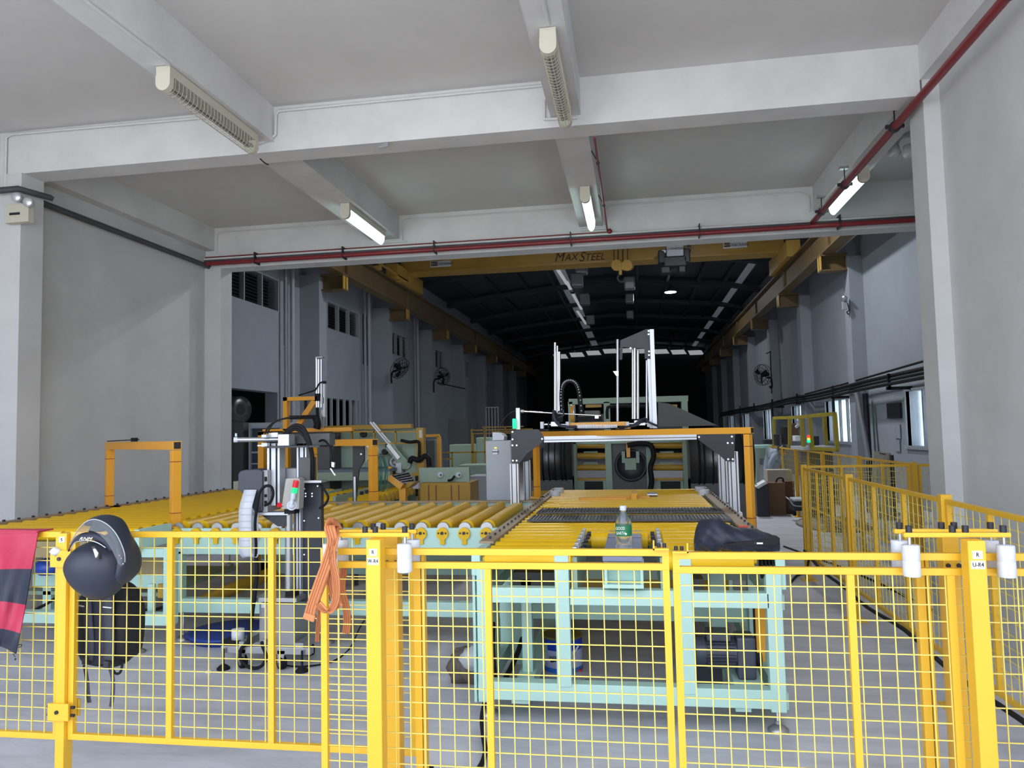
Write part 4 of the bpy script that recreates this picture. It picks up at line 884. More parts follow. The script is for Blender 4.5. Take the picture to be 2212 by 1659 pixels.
for x, y, r in ((787, 938, .045), (833, 976, .04), (878, 1003, .068), (855, 998, .09)):
    b = MB(); b.lathe(PY(x, y, 9.7), (0, -1, 0), [(r, 0), (r, .05), (r*.4, .055), (r*.4, .03), (.01, .03)], 22); b.build('guide_wheel', M_white if r == .068 else (M_duct if r == .09 else M_bolt), T)
b = MB(); b.bar(PY(840, 962, 9.65), PY(880, 1008, 9.65), .12, .05, (0, 1, 0)); b.build('swing_arm', M_green2, T); b = MB(); b.bar(PY(838, 960, 9.6), PY(862, 990, 9.6), .05, .02, (0, 1, 0)); b.build('bright_strip', M_silver, T)
b = MB(); b.bar(PY(800, 912, 9.6), PY(840, 960, 9.6), .02, .02); b.bar(PY(806, 912, 9.62), PY(846, 960, 9.62), .02, .02); b.build('tie_rod', M_zinc, T)
b = MB(); b.tube([PY(866, 951, 9.5), PY(885, 955, 9.5), PY(903, 954, 9.5), PY(906, 968, 9.5), PY(905, 990, 9.5)], .02, 8); b.build('hose', M_rub, T)
b = MB(); b.tube([PY(885, 1000, 9.5), PY(890, 990, 9.5), PY(905, 994, 9.5), PY(918, 985, 9.5), PY(925, 990, 9.5), PY(928, 1008, 9.5)], .035, 8); b.build('hose_bundle', M_rub, T)
K(T, 'curved_saddle', 855, 1000, 867, 1022, 9.6, .1, M_white); K(T, 'ochre_clamp', 838, 1008, 845, 1026, 9.4, .06, M_org); K(T, 'piston', 892, 1040, 904, 1056, 9.3, .06, M_white); K(T, 'piston_rod', 897, 1028, 902, 1072, 9.34, .03, M_rub); K(T, 'ochre_bar', 890, 1021, 912, 1029, 9.4, .05, M_amb_dk)
T = thing('chute', 'ochre chute on a post with rows of dark rollers', 'chute', (-2.3, 8.2, 0))
b = MB(); b.prism([PY(842, 1027, 8.2), PY(870, 1047, 8.2), PY(864, 1058, 8.2), PY(836, 1037, 8.2)], (0, .3, 0)); b.build('chute_side', M_org, T)
b = MB(); b.prism([PY(855, 1045, 8.3), PY(895, 1042, 8.3), PY(884, 1052, 8.3), PY(874, 1057, 8.3), PY(862, 1057, 8.3)], (0, .25, 0)); b.build('hopper', M_amb_dk, T)
for i in range(5):
    b = MB(); b.cyl(PY(848+i*5, 1030+i*4, 8.25), PY(882+i*3, 1022+i*5, 8.5), .018, 8); b.build('chute_roller', M_bolt, T)
K(T, 'post', 862, 1055, 876, 1095, 8.25, .08, M_org, z0=0)
T = thing('slotted_guard', 'ochre slotted guard box under a green plate, left of the grey cabinet', 'guard', (-2, 8.6, 0))
K(T, 'guard_box', 907, 1043, 1015, 1092, 8.5, .5, M_amb_dk, .004, z0=0)
for x in (926, 942, 975, 991): K(T, 'slot', x-1.2, 1048, x+1.2, 1090, 8.495, .006, MATS['brown tape'])
K(T, 'green_plate', 905, 1010, 1014, 1043, 8.65, .05, M_green2, .004); K(T, 'side_panel', 1008, 1045, 1016, 1092, 8.49, .01, M_amb_dk, z0=0)
for x in (952, 992): b = MB(); b.lathe(PY(x, 1026, 8.65), (0, -1, 0), [(.035, 0), (.035, .04), (.012, .042)], 20); b.build('guide_wheel', M_white, T); b = MB(); b.cyl(PY(x, 1026, 8.60), PY(x, 1026, 8.59), .012, 10); b.build('hub', M_bolt, T)
b = MB(); b.tube([PY(968, 1038, 8.6), PY(976, 1036, 8.58), PY(982, 1028, 8.58)], .014, 8); b.build('lever', M_rub, T)
T = thing('film_unwinder', 'white roll cone on a dark bracket beside the amber portal', 'machine', (-2.6, 7.8, 0))
b = MB(); b.pprism([(762, 958), (786, 959), (786, 995), (775, 1015), (768, 1090), (762, 1092)], 7.75, .03); b.build('bracket', M_black, T)
b = MB(); b.cyl(PY(784, 980, 7.8), PY(812, 976, 7.95), .10, 24, r2=.06); b.build('roll', M_cream, T)
K(T, 'leg', 764, 1090, 770, 1094, 7.75, .04, M_black, z0=0); K(T, 'slim_post', 764, 1030, 768, 1095, 7.72, .02, M_silver)
for x, y in ((780, 962), (780, 981)): b = MB(); b.cyl(PY(x, y, 7.75), PY(x, y, 7.73), .010, 8); b.build('bolt', M_silver, T)
b = MB(); random.seed(3)
for i in range(9): x = 812+i*2.2; b.tube([PY(x, 985, 8.1), PY(x+3+random.random()*6, 1015, 8.1), PY(x+1+random.random()*8, 1062, 8.1)], .004, 4)
tag(b.build('strapping_tapes', M_curt, kind='stuff'), 'thin green strapping tapes hanging beside the white roll cone', 'tape')
# rear roller bed and bearing wall
T = thing('roller_bed', 'rear yellow roller bed with a sage green bearing wall beyond the cross conveyor', 'conveyor', (-3.3, 9, 0))
b = MB(); b.cyl((-3.64, 8.0, .86), (-2.9, 8.0, .86), .055, 16); o = b.build('roller', M_roller, T); rep(o, [(0, .155*i, 0) for i in range(1, 12)])
b = MB(); b.prism([PY(718, 1093, 7.6), PY(718, 1073, 7.6), PY(815, 1047, 9.4), PY(850, 1040, 9.6), PY(850, 1093, 9.6)], (.03, .02, 0)); b.build('bearing_wall', M_green2, T)
for x, y in ((730, 1071), (742, 1069), (780, 1065), (791, 1062), (803, 1059), (812, 1056)): K(T, 'bearing', x-2.5, y-3, x+2.5, y+4, 7.9, .04, M_bolt)
K(T, 'table_top', 680, 1014, 842, 1020, 9.3, .8, M_bluegrey); K(T, 'table_side', 680, 1020, 842, 1038, 9.3, .05, M_green2)
# amber frame with mast
T = thing('mast_frame', 'amber frame carrying a tall chrome mast, behind the label applicator', 'frame', (-4.3, 9.2, 0))
for n_, a in (('leg', (611, 858, 620, 930)), ('top_beam', (611, 857, 684, 865)), ('base_beam', (567, 925, 760, 933)), ('leg', (557, 932, 569, 1068)), ('leg', (612, 965, 622, 1068)), ('cross_beam', (557, 932, 612, 940))): K(T, n_, *a, 9.2, .09, M_org, z0=0 if a[3] == 1068 else None)
b = MB(); b.bar(PY(680, 866, 9.25), PY(640, 925, 9.25), .07, .05, (0, 1, 0)); b.build('brace', M_org, T)
for x, y0 in ((683.5, 772), (688, 776), (694, 776)): b = MB(); b.cyl(PY(x, 880, 9.25), PY(x, y0, 9.25), .014, 10); b.build('mast_rod', M_chrome, T)
K(T, 'mast_cap', 681, 770, 697, 773, 9.23, .05, M_zinc); K(T, 'air_cylinder', 697, 829, 702, 901, 9.2, .05, M_alu); K(T, 'cylinder_cap', 697, 823, 702, 829, 9.2, .05, M_rub); K(T, 'slider', 692, 858, 699, 872, 9.2, .04, M_white); K(T, 'guide_rod', 694, 885, 697, 925, 9.25, .02, M_zinc); K(T, 'guide_rod', 701, 885, 703, 925, 9.25, .02, M_zinc)
K(T, 'link_chain', 657, 864, 662, 900, 9.3, .03, M_rub); K(T, 'link_chain', 682, 868, 687, 905, 9.3, .03, M_rub); K(T, 'slider_block', 680, 850, 690, 866, 9.2, .1, M_rub)
K(T, 'chain_tray', 625, 897, 682, 905, 9.1, .1, M_rub); b = MB(); b.tube([PY(682, 900, 9.1), PY(686, 915, 9.1), PY(684, 926, 9.1)], .05, 8); b.build('cable_chain', M_rub, T)
b = MB(); b.tube([PY(645, 854, 9.2), PY(665, 848, 9.2), PY(681, 842, 9.2), PY(690, 828, 9.2), PY(698, 825, 9.2)], .010, 6); b.build('cable', M_rub, T)
K(T, 'machine_body', 622, 930, 712, 1018, 9.5, .4, M_dgrey, z0=0)
T = thing('steel_cupboard', 'dark grey steel cupboard against the left hall wall', 'cabinet', (-6.2, 11, 0)); K(T, 'body', 478, 913, 526, 1066, 11, .5, M_dgrey, .004, z0=0); K(T, 'door', 480, 916, 503, 1060, 10.99, .012, M_dgrey); K(T, 'door', 505, 916, 525, 1060, 10.99, .012, M_dgrey)
K(T, 'vent_box', 504, 1040, 513, 1062, 9.6, .1, M_cream)
T = thing('glass_rack', 'blue glazed rack cabinet beside the dark grey cupboard', 'cabinet', (-5.8, 11, 0)); K(T, 'frame', 537, 913, 605, 920, 11, .5, M_grey); K(T, 'frame', 537, 920, 541, 1015, 11, .5, M_grey, z0=0); K(T, 'glazing', 541, 920, 603, 1015, 11.05, .02, mat('dark blue glazing', (.03, .05, .075), .2)); K(T, 'shelf', 541, 975, 603, 979, 11.02, .4, M_grey); K(T, 'shelf', 541, 1000, 603, 1003, 11.02, .4, M_grey); K(T, 'blue_rail', 541, 920, 605, 925, 11.0, .02, M_shirt)
def bigcoil(px, py, Y, r, w_, label):
    p = PY(px, py, Y); T = thing('steel_coil', label, 'coil', (p.x, Y, p.z-r))
    ax = Vector((.93, -.36, 0)).normalized()
    b = MB(); b.lathe(p, ax, [(r*.45, 0), (r, 0), (r, w_), (r*.45, w_)], 40); b.build('strip_winding', M_coil, T)
    b = MB(); b.cyl(p+ax*(w_+.001), p+ax*(w_+.003), r*.42, 24); b.build('bore', M_dark, T)
bigcoil(496, 886, 14.2, .27, .34, 'shiny steel coil in the dark opening of the left wall, right one'); bigcoil(470, 888, 14.9, .27, .25, 'shiny steel coil in the dark opening of the left wall, left one')
# far background: fences, pipes, cabinets
T = thing('guard_rail', 'thin ochre guard rails far behind the grey cabinet', 'fence', (-3, 16, 0))
for a in ((1018, 927, 1150, 929), (1042, 921, 1130, 923), (1022, 935, 1110, 937), (1060, 931, 1130, 932.5), (925, 976, 1050, 979), (930, 990, 975, 993)): K(T, 'rail', *a, 16, .06, M_amb_dk)
for x, y0 in ((1019, 927), (1022, 935), (1047, 921), (1092, 921), (1027, 976), (925, 976), (976, 976)): K(T, 'post', x-1, y0, x+1.5, 1035, 16, .06, M_amb_dk, z0=0)
T = thing('far_portal', 'amber portal frame behind the green machine column', 'portal', (-3.4, 12, 0)); K(T, 'beam', 918, 938, 947, 944, 12, .1, M_org); K(T, 'leg', 944, 942, 950, 1010, 12, .1, M_org, z0=0)
for i, (a, Y, m_, lab) in enumerate((((1028, 945, 1060, 975), 17, M_green2, 'sage green machine block far behind the grey cabinet'), ((990, 1004, 1052, 1013), 14, M_green2, 'horizontal sage green drum beside the ochre guard box, upper'), ((1012, 1028, 1052, 1036), 13, M_grey, 'pale horizontal drum beside the ochre guard box, lower'),
    ((970, 960, 1020, 1000), 17.5, M_green2, 'low green machine behind the ochre rails'), ((968, 905, 1010, 945), 24, M_dgrey, 'dark crate stack in the far left hall'), ((920, 950, 940, 1000), 15, M_dgrey, 'dark grey box behind the amber portal'))):
    b = MB(); b.pbox(*a, Y, .6); p = min(v.z for v in b.v)
    for v in b.v:
        if abs(v.z-p) < 1e-6: v.z = 0
    tag(b.build('machine_block', m_, bevel=.02), lab, 'machine')
T = thing('louvred_door', 'grey slatted metal gate leaning in the far left hall', 'gate', (-4.5, 26, 0))
for i in range(5): K(T, 'slat', 1049+i*6.5, 880, 1050.5+i*6.5, 925, 26, .05, M_grey, z0=0)
K(T, 'rail', 1048, 879, 1077, 881, 26, .05, M_grey)

# ================================================================== CRANE, RUNWAYS, HALL FITTINGS
T = thing('bridge_crane', 'yellow overhead bridge girder spanning the hall', 'crane', (-1.3, 22, 6.2))
zb = 1.6+.2245*22
P1('girder', M_crane, T, (-6.95, 4.35, 22, 22.5, zb, zb+.5), bevel=.01); P1('flange', M_crane, T, (-7.0, 4.35, 21.9, 22.6, zb-.03, zb))
P1('end_truck', M_crane, T, (-7.05, -6.7, 20.9, 23.6, 6.15, 6.6)); P1('end_truck', M_crane, T, (4.2, 4.55, 20.9, 23.6, 6.15, 6.6))
mat('dark brown print', (.10, .03, .01), .6)
for s_, x, z_ in (('M', 1207, .38), ('AX', 1233, .29), ('S', 1256, .40), ('TEEL', 1284, .30)): text(s_, z_, PY(x, 556-(x-1252)*.02, 21.98), MATS['dark brown print'], T, slant=.3, sx=.95)
M_logo = M_print
for x, y, w_ in ((952, 570, 45), (1588, 529, 52)):
    b = MB(); b.pbox(x-w_/2, y-6.5, x+w_/2, y+6.5, 21.97, .02); q = b.build('name_plate', M_whp, T)
    b = MB(); b.pbox(x-w_/2+2, y-4.5, x-w_/2+15, y+4.5, 21.96, .01); g = b.build('logo_block', MATS['dark brown print'], q); ORG[g.name] = ORG[T.name]
    t_ = text('KCI', .095, PY(x-w_/2+8.5, y, 21.955), M_whp, T); t_ = text('KONECRANES', .10, PY(x+7, y, 21.96), M_print, T, sx=.88)
for x, y, w_ in ((985, 558, 55), (1565, 518, 78)): b = MB(); b.pbox(x-w_/2, y-4, x+w_/2, y+3, 21.97, .02); b.build('capacity_strip', M_sigY2 if False else MATS['yellow powder coat'], T)
# hook block
T = thing('hook_block', 'yellow crane hook block hanging on ropes below the girder', 'hook', PY(1343, 600, 21.6))
for x in (1326.5, 1336, 1346, 1356): b = MB(); q_ = PY(x, 535, 21.6); q_.z = 7.0; b.cyl(PY(x, 565, 21.6), q_, .012, 6); b.build('rope', M_bolt, T)
for x in (1332, 1354): b = MB(); b.cyl(PY(x, 573, 21.5), PY(x+4, 573, 21.7), .16, 20); b.build('sheave', M_crane, T)
b = MB(); b.pbox(1334, 566, 1354, 582, 21.5, .2); b.build('block_body', M_crane, T, bevel=.02); b = MB(); b.cyl(PY(1340, 582, 21.6), PY(1340, 594, 21.6), .05, 12); b.build('shank', M_crane, T)
b = MB(); b.tube([PY(1341, 592, 21.6), PY(1334, 598, 21.6), PY(1337, 607, 21.6), PY(1347, 608, 21.6), PY(1350, 600, 21.6)], .04, 10); b.build('hook', M_black, T)
b = MB(); b.box(-.6, 1.6, 21.4, 22.0, 7.0, 7.04); TF = b
T = thing('hoist_trolley', 'dark hoist trolley with a white name cover under the girder', 'hoist', PY(1458, 560, 21.5))
for a, m_, nm in (((1440, 528, 1477, 553), M_white, 'cover'), ((1434, 553, 1484, 575), M_black, 'motor_body'), ((1422, 540, 1437, 568), M_black, 'gear_side'), ((1477, 536, 1491, 566), M_black, 'drum_side'), ((1428, 575, 1448, 590), M_black, 'lower_gear'), ((1466, 573, 1482, 588), M_black, 'lower_gear'), ((1428, 538, 1440, 547), M_zinc, 'bracket')): K(T, nm, *a, 21.4, .35, m_, .03)
text('KCI KONECRANES', .085, PY(1459, 537, 21.385), M_print, T, sx=.8)
TF.build('trolley_frame', M_black, T)
b = MB(); b.cyl(PY(1487, 532, 21.4), PY(1487, 532, 21.6), .05, 12); b.tube([PY(1487, 530, 21.4), PY(1492, 532, 21.4), PY(1491, 545, 21.4)], .01, 6); b.build('sensor', M_black, T)
for X, s, lab in ((-7.0, 1, 'left'), (4.5, -1, 'right')):
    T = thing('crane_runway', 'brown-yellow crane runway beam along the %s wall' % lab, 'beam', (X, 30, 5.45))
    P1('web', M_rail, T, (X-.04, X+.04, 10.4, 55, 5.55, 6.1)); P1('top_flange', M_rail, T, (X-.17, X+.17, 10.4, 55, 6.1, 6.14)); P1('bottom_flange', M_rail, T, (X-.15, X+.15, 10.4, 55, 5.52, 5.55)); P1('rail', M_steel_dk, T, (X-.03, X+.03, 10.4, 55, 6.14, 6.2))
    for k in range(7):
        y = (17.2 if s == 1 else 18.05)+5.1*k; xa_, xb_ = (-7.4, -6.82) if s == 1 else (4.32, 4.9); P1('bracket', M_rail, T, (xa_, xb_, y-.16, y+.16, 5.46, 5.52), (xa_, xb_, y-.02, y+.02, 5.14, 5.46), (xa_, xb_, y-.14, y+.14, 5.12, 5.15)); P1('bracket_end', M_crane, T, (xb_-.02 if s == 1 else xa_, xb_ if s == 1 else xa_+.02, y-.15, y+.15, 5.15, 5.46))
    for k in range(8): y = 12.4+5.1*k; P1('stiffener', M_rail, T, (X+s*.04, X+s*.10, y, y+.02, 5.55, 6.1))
for k in range(3):
    pass
T = thing('cable_rail', 'thin yellow cable rail beside the left runway beam', 'rail', (-6.7, 18, 5.9))
P1('rail', M_crane, T, (-6.76, -6.70, 10.5, 22, 6.25, 6.29)); 
for k in range(7): P1('bracket', M_crane, T, (-6.98, -6.7, 11+1.7*k, 11.03+1.7*k, 6.1, 6.25))
# high bay lamps
def bay(x, y, z, on, lab):
    T = thing('high_bay_lamp', lab, 'lamp', (x, y, z)); b = MB(); b.lathe((x, y, z), (0, 0, 1), [(.24, 0), (.25, .02), (.12, .18), (.06, .22), (.03, .3)], 24); b.build('reflector', M_dgrey, T)
    b = MB(); b.cyl((x, y, z+.28), (x, y, 7.95-abs(x+1)*(.0857 if x > -1 else .103)), .012, 6); b.build('suspension_rod', M_dgrey, T)
    b = MB(); b.cyl((x, y, z-.012), (x, y, z-.002), .23, 24); b.build('lens', M_lamp if on else M_dgrey, T)
bay(1.62, 31, 7.15, True, 'single lit round high bay lamp under the dark roof'); bay(-2.2, 24.5, 7.2, False, 'unlit round high bay lamp close behind the bridge girder')
bay(-2.0, 15.5, 7.15, True, 'lit round high bay lamp nearer than the bridge girder, left of centre'); bay(1.9, 16.5, 7.15, True, 'lit round high bay lamp nearer than the bridge girder, right of centre')
for (x, y, e) in ((1.62, 31, 60), (-2.0, 15.5, 150), (1.9, 16.5, 150)):
    ld = bpy.data.lights.new('high_bay_light', 'AREA'); ld.shape = 'DISK'; ld.size = .45; ld.energy = e; ld.color = (.93, .97, 1); lo = bpy.data.objects.new('high_bay_light', ld); C.objects.link(lo); lo.location = (x, y, 7.10)
# square ducts / fan boxes under the roof
for k, (x, y, s) in enumerate(((1245, 603, 26), (1262, 645, 22), (1275, 690, 18), (1360, 609, 24), (1360, 643, 18), (1361, 678, 16), (1255, 575, 26), (1235, 625, 10))):
    Y = 24+k % 3*6; b = MB(); b.pbox(x-s/2, y-s*.55, x+s/2, y+s*.55, Y, .5); tag(b.build('roof_duct', M_duct, bevel=.05), 'grey roof ventilator box under the dark roof, '+('left row, second from top', 'left row, third from top', 'left row, lowest', 'right row, highest', 'right row, middle', 'right row, lowest', 'left row, highest', 'small one left of the left row')[k], 'ventilator', 'roof ventilator boxes')
for k, (a, c) in enumerate((((1200, 575), (1226, 615)), ((1224, 608), (1240, 640)), ((1240, 640), (1256, 668)), ((1247, 672), (1266, 700)))):
    b = MB(); b.bar(PY(*a, 24+k*4), PY(*c, 28+k*4), .12, .03); struct('window_%d' % (wn+k), b, M_vent)
# cable ladders and pipes along the right wall
XW = 5.08
for i, (z, r, lab) in enumerate(((2.50, .04, 'topmost'), (2.42, .03, 'middle'), (2.34, .035, 'lowest'))):
    x = 4.86-.03*i; pts = [(x, 12.9, z+.02), (x, 17, z), (x, 21, z-.06), (x, 25, z-.04), (x, 30, z-.1), (x, 36, z-.08), (x, 44, z-.1)]
    pipe('wall_pipe', lab+' dark pipe of the run along the right hall wall', pts, r, M_rub, 'pipe', 8, smooth=True)
pipe('wall_pipe', 'thin upper dark conduit rising along the right hall wall', [(4.95, 12.9, 2.68), (4.95, 19, 2.56), (4.93, 24, 2.50)], .022, M_rub, 'pipe', 8)
for k in range(6): b = MB(); y = 15.2+4.1*k; b.box(4.75, 5.2, y, y+.05, 2.24, 2.30); b.box(4.78, 4.83, y, y+.05, 1.5 if k % 2 else 2.24, 2.55); tag(b.build('pipe_bracket', M_rub), 'dark bracket of the right hall wall pipe run, '+('nearest', 'second nearest', 'third nearest', 'fourth nearest', 'fifth nearest', 'farthest')[k], 'bracket', 'brackets of the right wall pipe run')
pipe('drain_pipe', 'slanting silver pipe beside a dark downpipe on the right hall wall', [PX(1850, 848, 4.8), PX(1877, 995, 4.95)], .055, M_duct, 'pipe', 12)
pipe('drain_pipe', 'dark square downpipe behind the slanting silver pipe', [PX(1869, 850, 5.05), PX(1878, 1000, 5.05), Vector((5.05, PX(1878, 1000, 5.05).y, 0))], .06, M_bolt, 'pipe', 4)
b = MB(); a = PX(1918, 872, 5.18); c = PX(1948, 903, 5.18); b.box(5.15, 5.18, a.y, c.y, c.z, a.z); tag(b.build('dark_hatch', M_dark), 'square black hatch on the right hall wall beside the first window', 'panel')
for (x0, y0, x1, y1, ul) in ((1933, 917, 1947, 947, 'upper'), (1934, 950, 1946, 975, 'lower')): b = MB(); a = PX(x0, y0, 5.19); c = PX(x1, y1, 5.19); b.box(5.17, 5.19, a.y, c.y, c.z, a.z); tag(b.build('wall_box', M_hwall), 'flat grey cover plate under the black wall panel, the %s one' % ul, 'box', 'flat cover plates under the black panel')
def fan(p, facing, lab, r=.33):
    T = thing('wall_fan', lab, 'fan', p); p = Vector(p); f = Vector(facing).normalized(); u, v = frame(f)
    g = MB()
    for rr, o in ((r, 0), (r, .10), (r*.7, -.04), (r*.4, -.06)): 
        ring = [p+f*(-o)+(u*math.cos(2*PI*i/24)+v*math.sin(2*PI*i/24))*rr for i in range(25)]; g.tube(ring, .008, 4, smooth=False)
    for i in range(16):
        d = u*math.cos(2*PI*i/16)+v*math.sin(2*PI*i/16); g.tube([p+f*.06+d*.04, p+f*.04+d*r*.6, p+d*r, p-f*.10+d*r, p-f*.13+d*r*.4], .005, 4, smooth=False)
    g.build('fan_guard', M_rub, T)
    for i in range(3):
        a = 2*PI*i/3+.4; d = u*math.cos(a)+v*math.sin(a); e = f.cross(d); m = MB(); m.prism([p+d*.05-e*.03, p+d*.26-e*.06-f*.03, p+d*.28+e*.05+f*.02, p+d*.08+e*.05+f*.02], f*.008); m.build('blade', M_rub, T)
    m = MB(); m.cyl(p-f*.02, p-f*.25, .07, 16); m.build('motor', M_rub, T); return T
t = fan(PY(1645, 810, 24.5), (-.8, -.55, -.1), 'black wall fan high on the right hall wall'); b = MB(); q = PY(1657, 816, 24.6); b.tube([q, PY(1666, 818, 24.7), PY(1667, 838, 24.8), PY(1662, 834, 24.8)], .03, 8); b.bar(PY(1664, 758, 24.8), PY(1667, 850, 24.8), .03); b.bar(PY(1664, 760, 24.8), PY(1655, 764, 24.8), .03); b.build('bracket', M_rub, t)
t = fan(PY(866, 797, 21.5), (.75, -.3, -.5), 'black wall fan on the left hall wall, nearer one'); b = MB(); b.tube([PY(860, 799, 21.6), PY(846, 806, 21.6), PY(846, 828, 21.6)], .03, 8); b.build('bracket', M_rub, t)
t = fan(PY(958, 813, 27), (.75, -.5, 0), 'black wall fan on the left hall wall, farther one'); b = MB(); b.tube([PY(950, 818, 27), PY(938, 822, 27), PY(937, 848, 27)], .03, 8); b.bar(PY(945, 827, 27), PY(1005, 840, 27), .04); b.build('bracket', M_rub, t)
T = thing('flood_light', 'grey floodlight with gear box on a right hall column', 'lamp', PX(1826, 655, 4.9))
b = MB(); p = PY(1824, 645, 17.8); b.lathe(p, (-.5, -.8, -.3), [(.03, -.1), (.07, 0), (.075, .03), (.01, .03)], 14); b.build('lamp_head', M_zinc, T); b = MB(); b.pbox(1821, 650, 1831, 668, 17.8, .1); b.build('gear_box', M_grey, T); b = MB(); b.tube([PY(1831, 655, 17.8), PY(1834, 670, 17.8), PY(1829, 674, 17.8), PY(1834, 680, 17.8)], .012, 6); b.build('cable', M_rub, T)
for X, Y0, lab in ((-7.75, 16.6, 'first'), (-7.75, 21.7, 'second'), (-7.75, 26.8, 'third')):
    for d, r, s in ((0, .05, 'wider'), (-.35, .035, 'thinner')):
        pipe('rain_pipe', '%s grey downpipe in the %s bay of the left hall wall' % (s, lab), [(X, Y0-.35+d, 0), (X, Y0-.35+d, 6.2)], r, M_hwall if d else M_grey, 'pipe', 10)
for k, y in enumerate((16.15, 16.5, 21.25, 21.6)): b = MB(); b.box(-7.9, -7.88, y-.035, y+.035, 3.7, 5.2); tag(b.build('dark_slot', M_dark), 'narrow dark vertical slot high on the left hall wall, '+('first of the nearer pair', 'second of the nearer pair', 'first of the farther pair', 'second of the farther pair')[k], 'slot', 'narrow dark wall slots')
# grille of the second opening, ground floor left
T = thing('window_grille', 'grey barred window under the overhang of the left wall', 'grille', (-7.9, 18.5, 0))
for i in range(7): P1('bar', M_grey, T, (-7.93, -7.87, 17.9+.45*i, 17.96+.45*i, .9, 2.6))
P1('overhang', M_hwall, T, (-8.0, -7.3, 17.5, 21.9, 2.60, 2.68)) if False else None

# ================================================================== RIGHT HALL CORNER: desk enclosure, worker, boxes
T = thing('desk_enclosure', 'yellow square-tube enclosure frame over a desk near the right windows', 'frame', (3.2, 14, 0))
Ye = 13.2; M_eny = mat('olive yellow paint', (.42, .33, .03), .5)
E_ = lambda a, c, w_=.055: (lambda b: (b.bar(a, c, w_), b.build('frame_bar', M_eny, T)))(MB())
A = dict(tl=PY(1803, 894, 12.0), bl=PY(1809, 972, 12.0), tm=PY(1780, 895, 13.5), bm=PY(1786, 965, 13.5), m1=PY(1749, 899, 12.6), m1b=PY(1755, 969, 12.6), m2=PY(1731, 901, 13.0), m2b=PY(1736, 966, 13.0), f1=PY(1706, 902, 14.5), f1b=PY(1706, 968, 14.5), f2=PY(1672, 903, 16), f2b=PY(1672, 965, 16))
for a, c in (('tl', 'bl'), ('tm', 'bm'), ('m1', 'm1b'), ('m2', 'm2b'), ('f1', 'f1b'), ('f2', 'f2b'), ('tl', 'm1'), ('m1', 'm2'), ('m2', 'f1'), ('f1', 'f2'), ('tl', 'tm'), ('tm', 'm2'), ('bl', 'm1b')): E_(A[a], A[c])
T = thing('desk', 'white-topped desk inside the yellow enclosure frame', 'desk', PY(1770, 1000, 12.8)); K(T, 'desk_top', 1735, 965, 1812, 972, 12.8, 1.0, M_white); K(T, 'desk_side', 1745, 972, 1800, 1040, 13.2, .5, M_dgrey, z0=0)
b = MB(); p = PY(1747.5, 968, 12.6); t = thing('signal_tower', 'red, yellow and green lit signal tower on the desk', 'signal light', p)
b.cyl(p, PY(1747.5, 956, 12.6), .015, 8); b.build('pole', M_zinc, t)
for y0, y1, m_ in ((956, 950, M_sigGl), (950, 946, M_sigY), (946, 940, mat('lit red lens', (.8, .05, .03), .3, emit=(1, .05, .03), estr=.9))): b = MB(); b.cyl(PY(1747.5, y0, 12.6), PY(1747.5, y1, 12.6), .028, 14); b.build('lens', m_, t)
for a, Y, m_, lab, nm, cat in (((1707, 915, 1726, 950), 15, M_card, 'tall brown cardboard box on the desk behind the yellow frame', 'cardboard_box', 'box'), ((1718, 941, 1729, 953), 13.6, M_whp, 'pale sheet or screen on the desk beside the brown box', 'screen', 'screen'), ((1692, 922, 1705, 960), 15.5, M_black, 'tall black equipment case behind the yellow frame', 'case', 'case'), ((1756, 942, 1770, 962), 13.4, M_black, 'black monitor back on the right part of the desk', 'monitor', 'monitor'),
    ((1676, 938, 1685, 962), 15.5, M_black, 'small black bin behind the yellow frame', 'bin', 'bin'), ((1651, 950, 1670, 959), 16, M_black, 'low black tray on the green bench', 'tray', 'tray')):
    b = MB(); b.pbox(*a, Y, .25); tag(b.build(nm, m_, bevel=.01), lab, cat)
T = thing('green_bench', 'pale green bench right of the steel coil', 'bench', PY(1640, 1000, 12)); K(T, 'bench_top', 1630, 962, 1672, 968, 16.4, .8, M_green); K(T, 'bench_body', 1632, 968, 1663, 990, 16.5, .6, M_green2); K(T, 'bench_leg', 1634, 990, 1640, 1030, 16.5, .3, M_green2, z0=0)
b = MB(); b.prism([PY(1723, 910, 13.5), PY(1727, 908, 13.5), PY(1729, 918, 13.5), PY(1722, 925, 13.5), PY(1719, 921, 13.5), PY(1724, 916, 13.5)], (0, .1, 0)); tag(b.build('white_hose_coil', M_white), 'white curved object hanging in front of the brown box', 'hose')
# worker bending behind the boxes
T = thing('person', 'person in a pale blue shirt bending forward behind the light board', 'person', PY(1675, 1085, 15.6)*1.0); Yp = 15.6
def limb(name, m_, segs):
    b = MB()
    for (a, ra), (c, rc) in zip(segs, segs[1:]): b.ell(a, ra, ra, ra, 10, 7); b.cyl(a, c, ra, 12, r2=rc, cap=False)
    b.ell(segs[-1][0], *(segs[-1][1],)*3, 10, 7); return b.build(name, m_, T)
P_ = lambda x, y, dy=0: PY(x, y, Yp+dy)
